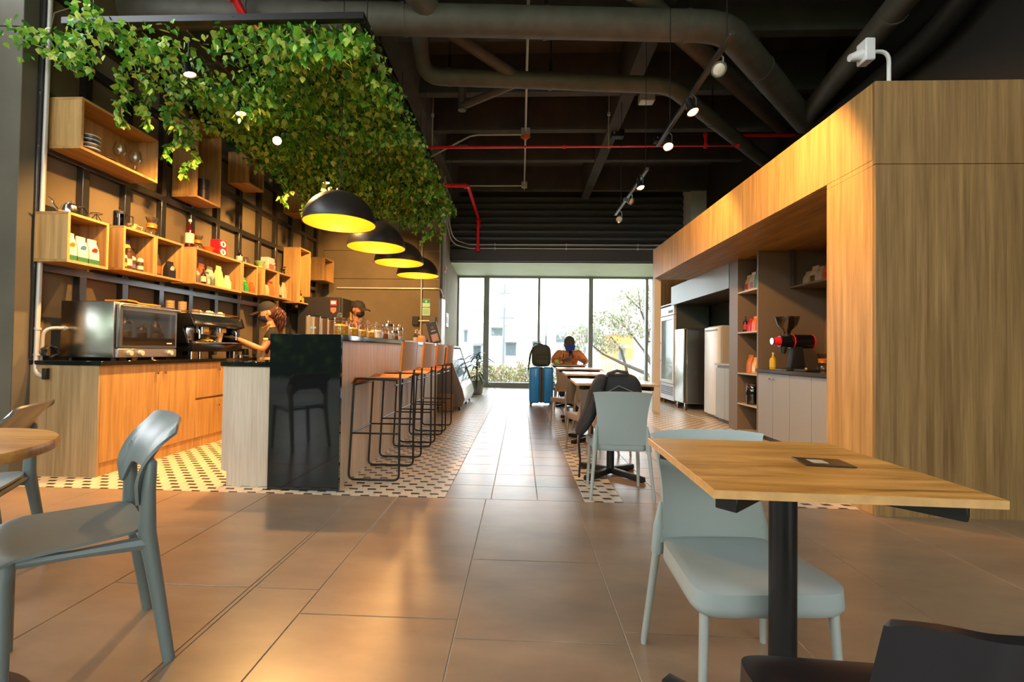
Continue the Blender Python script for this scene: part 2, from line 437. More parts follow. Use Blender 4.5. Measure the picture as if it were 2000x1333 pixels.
# walls
struct('wall_left', B().box(-4.1, -3.78, 3.22, 8.5, -0.1, 5.0), TAN_WALL)
struct('wall_left_pier', B().box(-4.0, -3.74, 3.2, 3.345, 0, 5.0, 0.004), CONC)
wb = struct('wall_back', B().box(-3.9, -1.57, 8.515, 8.8, -0.1, 5.0), mat('joint_shadow', '5e4a34', 0.9))
for a, c in ((0.0, 2.325), (2.333, 2.862), (2.870, 3.7), (3.708, 5.0)):
    obj('panel', B().box(-3.78, -1.555, 8.50, 8.52, a, c, 0.002), TAN_WALL, wb)
ws = struct('wall_return', B().prism([(-1.555, 8.50), (-1.765, 12.62), (-2.2, 12.62), (-2.2, 8.52)], 'z', -0.1, 5.0), mat('return_plaster', '9a8e74', 0.85, noise=(3, 0.12), bump=(40, 0.08)))
struct('wall_right', B().box(3.95, 4.3, -3.5, 9.9, -0.1, 5.0), mat('dark_wall_paint', '231f1c', 0.85))
struct('wall_right_end', B().box(3.62, 4.3, 9.9, 12.62, -0.1, 5.0), mat('white_plaster', 'cfccc6', 0.8))
struct('wall_right_pier', B().box(3.55, 3.66, 12.1, 12.62, 0, 3.05), mat('white_plaster', 'cfccc6', 0.8))
# dropped soffit by the window with a ribbed dark bulkhead over it
struct('ceiling_soffit', B().box(-1.76, 3.95, 10.38, 12.62, 3.05, 3.16), mat('soffit_paint', 'dbe8c8', 0.6, noise=(2, 0.04)))
bk = struct('wall_bulkhead', B().box(-1.66, 3.95, 10.40, 10.55, 3.05, 5.0), mat('bulkhead_paint', '2a2725', 0.7))
obj('lower_band', B().box(-1.66, 3.95, 10.345, 10.40, 3.045, 3.32, 0.004), mat('bulkhead_band', '3f3833', 0.55), bk)
for i in range(8):
    z = 3.34 + i * 0.155
    obj('rib', B().prism([(10.40, z), (10.335, z + 0.045), (10.335, z + 0.09), (10.40, z + 0.145)], 'x', -1.66, 3.95), mat('rib_paint', '454443', 0.4), bk, smooth=False)
# ceiling: slab and the two-way beams below it
ce = struct('ceiling', B().box(-4.1, 4.3, -3.5, 12.6, 5.0, 5.2), CEIL)
for y in (-2.9, -1.75, -0.6, 0.5, 1.6, 2.75, 3.85, 5.02, 6.15, 7.2, 8.35, 9.9):
    obj('cross_beam', B().prism([(y - 0.06, 4.5), (y + 0.06, 4.5), (y + 0.10, 5.0), (y - 0.10, 5.0)], 'x', -3.78, 3.95, 0.006), CEIL, ce, smooth=False)
for x in (-1.53, 1.40):
    obj('long_beam', B().prism([(x - 0.09, 4.46), (x + 0.09, 4.46), (x + 0.13, 5.0), (x - 0.13, 5.0)], 'y', -3.5, 10.4, 0.006), CEIL, ce, smooth=False)
struct('ceiling_added_shade', B().box(-11, 4.3, -8.5, -3.52, 3.4, 3.7).box(-11, -4.12, -3.52, 12.0, 3.4, 3.7), mat('added_roof_paint', '6a6660', .8))  # unseen roof added to cut daylight from behind and the left
struct('floor_terrace', B().box(-11, 4.6, -8.5, -3.51, -.1, -.004).box(-11, -5.21, -3.51, 12.0, -.1, -.004), mat('terrace_paving', '857a6c', .5, noise=(2, .1)))
# window wall
FR = mat('window_frame', '8a8f8c', 0.45, 0.2)
win = struct('window_1', B().box(-1.78, 3.64, 12.42, 12.58, -0.02, 0.13, 0.004), FR)
obj('head_frame', B().box(-1.78, 3.64, 12.44, 12.56, 3.0, 3.06, 0.003), FR, win)
for x, w in ((-1.74, 0.06), (-0.955, 0.15), (0.484, 0.065), (1.891, 0.115), (3.395, 0.07)):
    obj('mullion', B().box(x - w / 2, x + w / 2, 12.42, 12.56, 0.12, 3.01, 0.004), FR, win)
pe = [-1.74, -0.955, 0.484, 1.891, 3.395, 3.60]
for i in range(5):
    obj('pane', B().box(pe[i] + 0.03, pe[i + 1] - 0.03, 12.49, 12.50, 0.12, 3.01), WIN_GLASS, win, smooth=False)

# ------------------------------------------------------------------ ceiling services
def pipe_run(name, label, cat, runs, m, collars=(), group=None):
    """runs: (pts, radius) each a part; collars: (p, axis, r)"""
    p0 = runs[0][0][0]
    t = thing(name, label, cat, p0, group)
    for pts, r in runs: obj('pipe', B().tube(pts, r, 14), m, t)
    for p, d, r in collars:
        p, d = Vector(p), Vector(d).normalized()
        if abs(d.z) < .5 and m is DUCT: obj('hanger_rod', B().cyl((p.x, p.y, p.z + r * .9), (p.x, p.y, 4.99), .008, n=6).box(p.x - .02, p.x + .02, p.y - .006, p.y + .006, p.z + r, p.z + r + .16, .002), BLACK_M, t)
        obj('collar', B().cyl(p - d * 0.02, p + d * 0.02, r, r, 14), m, t)
    return t
def bend(a, c, b, r, n=5):
    """a -> corner c -> b with a rounded corner"""
    a, b, c = Vector(a), Vector(b), Vector(c)
    u = (a - c).normalized() * r; v = (b - c).normalized() * r
    return [c + u * (1 - t) ** 2 + v * t ** 2 for t in [i / n for i in range(n + 1)]]
pts1 = [(-3.77, 4.1, 4.15)] + bend((-3.77, 4.1, 4.15), (1.93, 4.41, 4.15), (3.84, 6.30, 4.15), 0.25) + [(3.84, 6.30, 4.15)]
pipe_run('exhaust_duct', 'widest black duct crossing the whole ceiling and bending toward the oak unit', 'duct',
         [(pts1, 0.135), ([(-1.25, 3.6, 4.32), (-0.85, 4.28, 4.18)], 0.11)], DUCT,
         [((-2.6, 4.165, 4.15), (1, 0.05, 0), 0.142), ((-1.15, 4.245, 4.15), (1, 0.05, 0), 0.142), ((0.2, 4.32, 4.15), (1, 0.05, 0), 0.142), ((1.55, 4.39, 4.15), (1, 0.05, 0), 0.142), ((2.6, 5.07, 4.15), (1, 1, 0), 0.142)])
pts2 = [(-1.15, 4.86, 4.46)] + bend((-1.15, 4.86, 4.46), (-1.15, 5.06, 4.1), (1.6, 5.28, 4.1), 0.2) + bend((-1.15, 5.06, 4.1), (1.68, 5.29, 4.1), (3.85, 7.40, 4.1), 0.2) + [(3.85, 7.40, 4.1)]
pipe_run('drain_pipe', 'black pipe with an upturned elbow behind the widest duct', 'pipe',
         [(pts2, 0.09), ([(-0.78, 4.66, 4.32), (-0.1, 5.13, 4.13)], 0.062)], DUCT,
         [((-0.85, 5.08, 4.1), (1, 0.08, 0), 0.097), ((0.3, 5.18, 4.1), (1, 0.08, 0), 0.097), ((2.5, 6.09, 4.1), (1, 1, 0), 0.097)])
pipe_run('drain_pipe', 'black pipe slanting between the two ducts toward the oak unit', 'pipe', [([(1.0, 4.2, 4.36), (3.82, 6.78, 4.3)], 0.095)], DUCT, [((2.2, 5.3, 4.335), (1, 0.92, 0), 0.102)])
pipe_run('drain_pipe', 'black pipe descending from the top corner to meet the widest duct', 'pipe', [([(3.2, 3.2, 4.2), (3.72, 6.1, 4.16)], 0.12)], DUCT, [((3.4, 4.3, 4.18), (0.18, 1, 0), 0.127)])
pipe_run('drain_pipe', 'short thin black pipe with a capped end below the elbowed pipe', 'pipe', [([(-0.82, 5.95, 4.24), (-0.1, 5.62, 4.34)], 0.05), ([(-0.82, 5.95, 4.18), (-0.82, 5.95, 4.5)], 0.055)], DUCT)
pipe_run('drain_pipe', 'black pipe slanting beside the ivy tray toward the window', 'pipe', [([(-1.9, 3.9, 4.3), (-1.55, 5.6, 4.2)], 0.07)], DUCT)
pipe_run('drain_pipe', 'dark bent pipe against the black wall over the oak end block', 'pipe', [([(3.75, 3.3, 4.7)] + bend((3.75, 3.3, 4.7), (3.75, 4.1, 3.95), (3.75, 5.9, 3.85), 0.4) + [(3.75, 5.9, 3.85)], 0.11)], BLACK_P)
# sprinkler lines
pipe_run('sprinkler_pipe', 'long red sprinkler pipe crossing in front of the ceiling beams', 'pipe',
         [([(-1.46, 6.64, 4.0), (3.06, 6.64, 4.0)] + bend((2.9, 6.64, 4.0), (3.08, 6.64, 4.0), (3.08, 6.64, 4.2), 0.03) + [(3.08, 6.64, 4.13)] + bend((3.08, 6.64, 4.05), (3.08, 6.64, 4.15), (3.3, 6.64, 4.15), 0.03) + [(3.88, 6.64, 4.15)], 0.022),
          ([(2.63, 6.64, 4.0), (2.63, 6.64, 4.17)], 0.02)], RED, [((2.63, 6.64, 4.0), (1, 0, 0), 0.034), ((2.63, 6.64, 4.16), (0, 0, 1), 0.03), ((3.08, 6.64, 4.0), (1, 0, 0), 0.03), ((0.6, 6.64, 4.0), (1, 0, 0), 0.028)])
pipe_run('sprinkler_pipe', 'red sprinkler pipe that turns and drops down the ribbed bulkhead', 'pipe',
         [([(-1.6, 8.2, 4.0)] + bend((-1.6, 8.2, 4.0), (-1.0, 8.2, 4.0), (-1.0, 10.2, 4.0), 0.08) + bend((-1.0, 9.0, 4.0), (-1.0, 10.22, 4.0), (-1.0, 10.22, 3.3), 0.06) + [(-1.0, 10.22, 3.25)], 0.035)], RED,
         [((-1.0, 10.22, 3.92), (0, 0, 1), 0.062), ((-1.0, 10.22, 3.80), (0, 0, 1), 0.062), ((-1.0, 10.22, 3.30), (0, 0, 1), 0.06), ((-1.05, 8.21, 4.0), (1, 0, 0), 0.05)])
pipe_run('sprinkler_pipe', 'short red sprinkler pipe end over the front edge of the ivy', 'pipe', [([(-2.78, 3.5, 4.6), (-2.55, 4.0, 4.0), (-2.42, 4.15, 3.88)], 0.035)], RED, [((-2.6, 3.9, 4.13), (0.3, 0.5, -0.6), 0.06), ((-2.5, 4.06, 3.95), (0.3, 0.4, -0.3), 0.055)])
for x, y, z0 in ((1.24, 6.64, 4.02), (-1.35, 6.64, 4.02)):
    t = solo('hanger_rod', B().cyl((x, y, z0 - 0.05), (x, y, 4.99), 0.009, n=6).cyl((x, y, 4.46), (x, y, 4.50), 0.022, n=8), CONDUIT,
             'thin rod holding the long red sprinkler pipe ' + ('near the middle of the ceiling' if x > 0 else 'beside the ivy tray'), 'rod', 'rods holding the red pipe')
t = thing('ceiling_conduit', 'straight pale conduit running along the middle of the black ceiling', 'conduit', (0.03, 1.0, 4.40))
obj('conduit', B().tube([(0.03, -3, 4.40), (0.03, 9.5, 4.40)], 0.016, 8), CONDUIT, t)
obj('branch', B().tube([(0.03, 7.05, 4.38), (-0.72, 7.05, 4.38), (-0.85, 7.06, 4.36), (-1.62, 7.7, 4.30)], 0.014, 8), CONDUIT, t)
obj('branch', B().tube([(0.03, 9.25, 4.38), (-1.35, 9.2, 4.36)], 0.014, 8), CONDUIT, t)
jb = obj('junction_box', B().box(-0.04, 0.10, 6.98, 7.10, 4.34, 4.46, 0.008), CONDUIT, t)
obj('orange_cap', B().lathe([(0.065, 0), (0.06, -0.03), (0.03, -0.06), (0.01, -0.065)], (0.03, 7.0, 4.34), 14), ORANGE, jb)
obj('junction_box', B().box(-0.03, 0.09, 9.2, 9.30, 4.34, 4.45, 0.008), CONDUIT, t)
for k, (z, x1) in enumerate(((3.33, 3.6), (3.42, 3.6))):
    t = thing('bulkhead_conduit', ('lower' if k == 0 else 'upper') + ' of two pale conduits running along the bulkhead over the window', 'conduit', (-1.55, 10.32, z))
    obj('conduit', B().tube([(-1.56 + 0.03 * k, 9.4, 4.3 - 0.05 * k), (-1.56 + 0.03 * k, 9.4, z + 0.25)] + bend((-1.56 + 0.03 * k, 9.4, z + 0.25), (-1.54 + 0.03 * k, 9.9, z), (-1.2, 10.32, z), 0.25) + [(-1.2, 10.32, z), (x1, 10.32, z)], 0.013, 8), CONDUIT, t)
    for x in (-0.62, 1.0, 2.6): obj('clip', B().box(x - 0.012, x + 0.012, 10.30, 10.345, z - 0.03, z + 0.03, 0.003), CONDUIT, t)
for n_, x, y, z, lb in (('strobe_box', 1.48, 7.2, 4.44, 'small dark box with a ring under the right long ceiling beam'), ('speaker_box', 2.15, 7.2, 4.36, 'small black speaker box under a beam near the oak unit'), ('speaker_box', -1.0, 7.35, 4.38, 'small dark box on a ceiling beam beside the ivy'), ('strobe_box', 1.65, 6.15, 4.42, 'pale flat box under a beam above the lighting track')):
    t = thing(n_, lb, 'box', (x, y, z))
    obj('housing', B().box(x - 0.10, x + 0.10, y - 0.07, y + 0.07, z - 0.05, z + 0.06, 0.01), BLACK_P if 'pale' not in lb else CONDUIT, t)
    obj('front_dot', B().cyl((x - 0.06, y - 0.075, z), (x - 0.06, y - 0.065, z), 0.012, n=8), WHITE, t)
# smoke detector / camera standing on the oak end block
t = thing('beam_detector', 'white box with a cone nose on a bent pipe above the oak end block', 'detector', (2.62, 3.35, 2.746))
obj('bent_pipe', B().tube([(2.62, 3.35, 2.74), (2.62, 3.35, 3.10)] + bend((2.62, 3.35, 3.08), (2.62, 3.35, 3.20), (2.45, 3.35, 3.19), 0.08) + [(2.49, 3.35, 3.19)], 0.013, 8), WHITE, t)
obj('housing', B().box(2.425, 2.495, 3.30, 3.40, 3.11, 3.27, 0.008), WHITE, t)
obj('cone_nose', B().cyl((2.425, 3.35, 3.17), (2.345, 3.35, 3.15), 0.042, 0.024, 14), WHITE, t)

# ------------------------------------------------------------------ lighting tracks
LAMP_ON = mat('lit_lamp', 'fff0d0', 0.4, emit='ffc070', es=14.0)
LAMP_OFF = mat('unlit_lamp', 'cfc6ae', 0.25)
def spot_head(p, aim, parent, lit):
    """a little lamp on a stirrup; the lens is a sub-part"""
    d = (Vector(aim) - Vector(p)).normalized(); q = d.to_track_quat('Z', 'Y').to_matrix().to_4x4()
    M = Matrix.Translation(p) @ q
    b = B().lathe([(0.018, -0.085), (0.024, -0.08), (0.026, -0.02), (0.046, 0.03), (0.048, 0.036), (0.042, 0.036), (0.040, 0.028)], (0, 0, 0), 16, True, False, M)
    b.tube([Vector(p) + Vector((0, 0, 0.12)), Vector(p) + Vector((0.035, 0, 0.08)), Vector(p) + Vector((0.035, 0, 0.0))], 0.006, 6)
    h = obj('spot_head', b, BLACK_M if lit else mat('spot_grey', '6b6a66', 0.4, 0.5), parent)
    obj('lamp_lens', B().lathe([(0.0405, 0.027), (0.03, 0.034), (0.001, 0.036)], (0, 0, 0), 16, True, True, M), LAMP_ON if lit else LAMP_OFF, h)
    return h
def track(label, x, y0, y1, z, heads):
    t = thing('lighting_track', label, 'lighting track', (x, y0, z), 'hanging lighting tracks')
    obj('rail', B().box(x - 0.018, x + 0.018, y0, y1, z - 0.012, z + 0.018, 0.003), mat('track_metal', '3a3633', 0.35, 0.4), t)
    for y in (y0 + 0.08, y1 - 0.36): obj('hanging_wire', B().cyl((x, y, z), (x, y, 4.98), 0.0035, n=5), BLACK_M, t)
    for p, a, lit in heads: spot_head(p, a, t, lit)
    return t
RP = [Vector(p) for p in RIGHT_SPOTS]
track('nearer hanging lighting track, with one of its three spots lit', 1.295, 2.86, 4.42, 3.0, [(RP[0], (1.0, 1.4, 1.8), False), (RP[1], (1.6, 3.2, 1.6), True), (RP[2], (1.2, 3.6, 1.9), True)])
track('further hanging lighting track, nearer the bulkhead', 1.35, 4.97, 6.65, 3.0, [(RP[3], (1.6, 4.8, 1.6), True), (RP[4], (1.9, 5.2, 2.5), False), (RP[5], (1.1, 5.6, 2.3), False)])

# ------------------------------------------------------------------ left back wall: lattice and box shelves
lat = thing('shelf_lattice', 'black square grid of bars fixed against the tan wall behind the bar', 'lattice', (-3.75, 3.4, 0.9))
for y in (3.37, 3.736, 4.148, 4.58, 5.0, 5.43, 5.869, 6.319, 6.753, 7.216, 7.671, 8.123):
    obj('upright', B().box(-3.78, -3.718, y - 0.062, y, 0.90, 3.86, 0.003), LATTICE, lat)
for z in (1.60, 2.06, 2.53, 2.945, 3.365, 3.80):
    obj('rail', B().box(-3.78, -3.716, 3.31, 8.13, z - 0.03, z + 0.03, 0.003), LATTICE, lat)
def shelf_box(label, y0, y1, z0, z1, div=None):
    xf, xb, th = -3.45, -3.715, 0.02
    t = thing('wall_shelf_box', label, 'shelf', (xb, (y0 + y1) / 2, z0), 'oak box shelves on the lattice')
    e = 0.0015
    obj('bottom_panel', B().box(xb, xf, y0, y1, z0, z0 + th, e), OAK_Y, t)
    obj('top_panel', B().box(xb, xf, y0, y1, z1 - th, z1, e), OAK_Y, t)
    obj('side_panel', B().box(xb, xf, y0, y0 + th, z0 + th, z1 - th, e), OAK_V, t)
    obj('side_panel', B().box(xb, xf, y1 - th, y1, z0 + th, z1 - th, e), OAK_V, t)
    obj('back_panel', B().box(xb, xb + 0.01, y0 + th, y1 - th, z0 + th, z1 - th), OAK_V, t)
    obj('edge_band', B().box(xf, xf + .0015, y0, y1, z0, z0 + th).box(xf, xf + .0015, y0, y1, z1 - th, z1).box(xf, xf + .0015, y0, y0 + th, z0 + th, z1 - th).box(xf, xf + .0015, y1 - th, y1, z0 + th, z1 - th), OAK_EDGE, t, smooth=False)
    return t
SB = {}
for k, v in {
    'glasses': ('highest wide oak box holding two wine glasses and stacked cups', 3.38, 4.13, 2.535, 2.94),
    'tall_up': ('upright tall oak box with dark tumblers under the ivy', 4.64, 5.03, 2.585, 3.41),
    'empty_up': ('small empty oak box right beside the upright tumbler box', 5.54, 5.89, 3.065, 3.46),
    'empty_far': ('small empty oak box partly hidden behind the first pendant lamp', 6.88, 7.22, 3.10, 3.45),
    'A': ('oak box with three white coffee bags', 3.30, 3.645, 1.63, 2.015),
    'B': ('oak box with a purple topped bag and small jars', 3.785, 4.13, 1.655, 2.04),
    'C': ('oak box with three dark coffee bags', 4.135, 4.485, 1.655, 2.04),
    'D': ('longest oak box, packed with cream and brown bags and little bottles', 4.655, 5.46, 1.665, 2.055),
    'E': ('narrow oak box with green, yellow and orange packets', 5.475, 5.80, 1.68, 2.06),
    'F': ('oak box with black, cream and red bags', 5.95, 6.305, 1.70, 2.075),
    'G': ('oak box with pale bags and a dark jar lid', 6.312, 6.67, 1.70, 2.075),
    'H': ('tall oak box with a small dark bottle at its foot', 6.92, 7.28, 1.70, 2.57),
    'I': ('small empty oak box past the end of the lattice', 7.81, 8.20, 2.19, 2.60)}.items():
    SB[k] = shelf_box(*v)
# conduit down the pier edge with a junction at the worktop
t = thing('wall_conduit', 'pale vertical conduit at the pier, curving in behind the oven counter', 'conduit', (-3.70, 3.352, 1.0))
obj('conduit', B().tube([(-3.70, 3.36, 4.95), (-3.70, 3.33, 0.86)] + bend((-3.70, 3.33, 0.86), (-3.70, 3.32, 0.76), (-3.60, 3.30, 0.76), 0.09) + [(-3.60, 3.30, 0.76)], 0.016, 10), CONDUIT, t)
for z in (1.12, 0.92): obj('clip', B().cyl((-3.70, 3.335, z - 0.008), (-3.70, 3.335, z + 0.008), 0.022, n=10), CONDUIT, t)
obj('end_cap', B().box(-3.605, -3.575, 3.285, 3.318, 0.735, 0.82, 0.003), BLACK_M, t)
# ================================================================== BUILT-INS
# ---- back counter: base cabinets one by one, then the worktop
def knob(p, d, parent):
    p = Vector(p); d = Vector(d)
    return obj('knob', B().cyl(p, p + d * 0.018, 0.006, 0.006, 8).cyl(p + d * 0.016, p + d * 0.026, 0.012, 0.010, 10), CHROME, parent)
def base_cab(label, y0, y1, layout, end=False):
    t = thing('base_cabinet', label, 'cabinet', (-3.46, (y0 + y1) / 2, 0), 'oak base cabinets behind the bar')
    obj('carcass', B().box(-3.74, -3.215, y0, y1, 0.10, 0.842, 0.001), OAK_V, t)
    obj('plinth', B().box(-3.74, -3.20, y0, y1, 0.0, 0.098, 0.001), OAK_V, t)
    for kind, a, c, z0, z1, ky in layout:
        d = obj(kind, B().box(-3.213, -3.19, a + 0.002, c - 0.002, z0, z1, 0.0015), OAK_V, t)
        if ky is not None: knob((-3.19, ky, z1 - 0.08), (1, 0, 0), d)
    if end: obj('end_panel', B().box(-3.735, -3.19, y0 - 0.018, y0 - 0.001, 0.0, 0.842, 0.001), wood('daylit_oak', '97794f', 'c0a072', (24, 24, 0.9), c3='7c6240'), t)  # greyer oak: daylight on the end face put into the colour
    return t
base_cab('oak base cabinet under the silver oven, nearest the pier', 3.34, 4.36, [('door', 3.34, 3.90, 0.10, 0.842, 3.86), ('door', 3.90, 4.36, 0.10, 0.842, 3.945)], True)
base_cab('oak drawer cabinet under the espresso machine with a dark finger groove', 4.36, 5.02, [('drawer', 4.36, 5.02, 0.49, 0.842, 4.68), ('drawer', 4.36, 5.02, 0.10, 0.468, 4.68)])
base_cab('oak base cabinet behind the barista in the black cap', 5.02, 6.1, [('door', 5.02, 5.56, 0.10, 0.842, 5.52), ('door', 5.56, 6.1, 0.10, 0.842, 5.6)])
base_cab('oak base cabinet closest to the tall black fridge', 6.1, 7.15, [('door', 6.1, 6.62, 0.10, 0.842, 6.58), ('door', 6.62, 7.15, 0.10, 0.842, 6.66)])
solo('worktop', B().box(-3.745, -3.165, 3.315, 7.15, 0.843, 0.878, 0.003), BLACK_STONE, 'long black stone worktop under the oven and espresso machine', 'worktop', origin=(-3.45, 5.2, 0.843))

# ---- bar counter
bar = thing('bar_counter', 'tall bar counter with black stone end and pale oak front behind the stools', 'bar counter', (-1.52, 5.1, 0))
obj('front_panel', B().box(-1.325, -1.30, 3.182, 7.08, 0.0, 1.056, 0.001), OAK_PALE, bar)
obj('stone_end', B().box(-1.772, -1.262, 3.15, 3.18, 0.0, 1.098, 0.002), BLACK_STONE, bar)
obj('stone_top', B().box(-1.772, -1.262, 3.182, 7.12, 1.058, 1.098, 0.003), BLACK_STONE, bar)
obj('inner_panel', B().box(-1.765, -1.745, 3.182, 7.08, 0.86, 1.056), OAK_V, bar)
obj('far_end_panel', B().box(-1.74, -1.33, 7.05, 7.08, 0.0, 1.056), OAK_PALE, bar)
bc = thing('bar_cabinet', 'lower pale oak cabinet with black top against the bar stone end', 'cabinet', (-1.96, 5.1, 0))
obj('end_panel', B().prism([(-2.15, 0.11), (-2.11, 0.11), (-2.11, 0.0), (-1.775, 0.0), (-1.775, 0.858), (-2.15, 0.858)], 'y', 3.215, 3.235), OAK_PALE, bc, smooth=False)
obj('carcass', B().box(-2.145, -1.775, 3.237, 7.05, 0.10, 0.858), OAK_V, bc)
obj('plinth', B().box(-2.10, -1.775, 3.237, 7.05, 0.0, 0.098), OAK_V, bc)
obj('stone_top', B().box(-2.165, -1.775, 3.20, 7.06, 0.860, 0.895, 0.003), BLACK_STONE, bc)
for i in range(5): obj('door', B().box(-2.168, -2.147, 3.25 + i * 0.75, 3.99 + i * 0.75, 0.11, 0.85, 0.0015), OAK_V, bc)

# ---- oak wall unit on the right
un = thing('oak_wall_unit', 'large oak clad surround framing the grey shelving and fridges', 'wall unit', (2.9, 5.2, 0))
SHADED_OAK = wood('dim_oak', '80603a', 'b8925e', (24, 24, 0.8), c3='664826')  # darker oak copy, shade of the end face put into the colour
obj('end_panel', B().box(2.225, 3.94, 2.95, 2.975, 0.0, 2.212, 0.001), SHADED_OAK, un)
obj('upper_end_panel', B().box(2.225, 3.94, 2.95, 2.975, 2.216, 2.745, 0.001), SHADED_OAK, un)
obj('side_panel', B().box(2.225, 2.25, 2.977, 3.41, 0.0, 2.212, 0.001), OAK_V, un)
obj('inner_panel', B().box(2.25, 3.62, 3.385, 3.41, 0.0, 2.245), OAK_V, un)
obj('fascia', B().box(2.225, 2.25, 2.977, 7.80, 2.25, 2.745, 0.001), OAK_V, un)
obj('seam_strip', B().box(2.226, 2.25, 2.977, 3.41, 2.214, 2.248), OAK_V, un)
obj('soffit_panel', B().box(2.25, 3.62, 3.0, 7.80, 2.245, 2.27), OAK_Y, un)
obj('top_panel', B().box(2.25, 3.94, 2.977, 7.80, 2.72, 2.745), DARK_LAM, un)
obj('far_post', B().box(2.225, 2.33, 7.70, 7.80, 0.0, 2.248, 0.001), mat('window_bright_wood', 'c4b8a6', 0.5), un)  # wood post; window light washing it is put into the pale colour
obj('far_wall_panel', B().box(2.85, 3.62, 9.62, 9.66, 0.0, 2.75), OAK_V, un)
obj('lintel', B().box(2.83, 2.855, 6.33, 8.72, 1.90, 2.245, 0.001), mat('pale_grey_laminate', '9aa19c', 0.4), un)
obj('recess_back', B().box(3.56, 3.60, 5.60, 9.62, 0.0, 2.245), mat('recess_green', '3b423c', 0.6), un)
obj('recess_top', B().box(2.855, 3.56, 6.33, 9.6, 1.90, 1.93), DARK_LAM, un)
obj('niche_back', B().box(3.60, 3.64, 3.41, 5.56, 0.0, 2.245), mat('niche_back', '6d5a44', 0.55), un)
# ---- shelving column
shl = thing('shelving_column', 'tall narrow grey shelving with five boards of bagged goods', 'shelving', (3.1, 5.8, 0))
SPAN = mat('brown_laminate', '76644f', 0.5)
obj('side_panel', B().box(2.83, 3.60, 5.56, 5.585, 0.0, 2.245, 0.001), SPAN, shl)
obj('side_panel', B().box(2.83, 3.55, 6.07, 6.31, 0.0, 2.245, 0.001), SPAN, shl)
obj('back_panel', B().box(3.17, 3.19, 5.585, 6.07, 0.02, 2.245), DARK_LAM, shl)
for z in (1.805, 1.285, 0.76, 0.37, 0.02):
    obj('shelf_board', B().box(2.832, 3.17, 5.586, 6.069, z - 0.02, z, 0.001), mat('pale_shelf', 'aaa296', 0.45), shl)
# ---- grinder niche: cabinets, worktop, upper shelf
for i, (a, c, lb) in enumerate(((4.92, 5.555, 'grey laminate cabinet beside the narrow shelving, with round knobs'), (4.20, 4.918, 'grey laminate cabinet under the red and black grinder'), (3.42, 4.198, 'grey laminate cabinet hard against the oak end block'))):
    t = thing('base_cabinet', lb, 'cabinet', (3.2, (a + c) / 2, 0), 'grey niche cabinets')
    obj('carcass', B().box(2.855, 3.595, a, c, 0.06, 0.788), GREY_LAM, t)
    obj('plinth', B().box(2.88, 3.595, a, c, 0.0, 0.06), DARK_LAM, t)
    d1 = obj('door', B().box(2.83, 2.853, a + .002, (a + c) / 2 - .002, 0.06, 0.785, 0.0015), GREY_LAM, t)
    d2 = obj('door', B().box(2.83, 2.853, (a + c) / 2 + .002, c - .002, 0.06, 0.785, 0.0015), GREY_LAM, t)
    if i == 0:
        knob((2.83, (a + c) / 2 - 0.03, 0.72), (-1, 0, 0), d1); knob((2.83, (a + c) / 2 + 0.03, 0.72), (-1, 0, 0), d2)
solo('worktop', B().box(2.80, 3.597, 3.415, 5.558, 0.792, 0.83, 0.003), mat('steel_grey_stone', '3a3a3c', 0.15), 'dark stone worktop in the niche under the coffee grinder', 'worktop', origin=(3.2, 4.5, 0.79))
us = thing('niche_shelf', 'grey laminate shelf with an upright above the grinder', 'shelf', (3.4, 4.5, 1.8))
obj('board', B().box(3.20, 3.598, 3.415, 5.557, 1.79, 1.812, 0.001), SPAN, us)
obj('upright', B().box(3.20, 3.22, 5.50, 5.557, 1.815, 2.243, 0.001), DARK_LAM, us)
# ---- fridges and freezer
fr = thing('glass_door_fridge', 'white framed glass door fridge standing by the window end', 'fridge', (3.2, 9.0, 0))
obj('cabinet_body', B().box(2.90, 3.50, 8.62, 9.44, 0.09, 1.96, 0.006), mat('fridge_grey_side', '4c534e', 0.5), fr)
dr = obj('door', B().box(2.85, 2.898, 8.62, 8.70, 0.42, 1.72, 0.004).box(2.85, 2.898, 9.36, 9.44, 0.42, 1.72, 0.004).box(2.85, 2.898, 8.70, 9.36, 1.64, 1.72, 0.004).box(2.85, 2.898, 8.70, 9.36, 0.42, 0.48, 0.004), WHITE, fr)
obj('door_pane', B().box(2.868, 2.876, 8.70, 9.36, 0.48, 1.64), mat('fridge_glass', '9fb6b8', 0.05, spec=0.9), dr)
obj('door_handle', B().tube([(2.85, 9.40, 0.85), (2.80, 9.40, 0.87), (2.80, 9.40, 1.18), (2.85, 9.40, 1.20)], 0.012, 8), BLACK_M, dr)
obj('header_sign', B().box(2.855, 2.90, 8.63, 9.43, 1.73, 1.955, 0.004), mat('fridge_header', 'd8dade', 0.3), fr)
for k in range(4): obj('sign_mark', B().box(2.850, 2.857, 8.70 + k * 0.065, 8.75 + k * 0.065, 1.77, 1.82), mat('ink_blue', '2c3550', 0.5), fr)
obj('lower_panel', B().box(2.86, 2.90, 8.62, 9.44, 0.10, 0.41, 0.004), mat('lavender_white', 'd9d8e6', 0.3), fr)
for k in range(5): obj('vent_slot', B().box(2.856, 2.862, 8.68, 9.38, 0.20 + k * 0.035, 0.215 + k * 0.035), BLACK_P, fr)
for x in (2.93, 3.44):
    for y in (8.68, 9.38): obj('foot', B().cyl((x, y, 0), (x, y, 0.09), 0.028, 0.022, 10), mat('orange_foot', '8a4a26', 0.5), fr)
sc = thing('steel_cabinet', 'brushed steel cabinet on castors in front of the glass door fridge', 'cabinet', (3.1, 8.3, 0))
obj('body', B().box(2.88, 3.44, 8.08, 8.55, 0.115, 1.44, 0.006), STEEL, sc)
obj('door', B().box(2.845, 2.877, 8.09, 8.54, 0.125, 1.435, 0.012, 3), STEEL, sc)
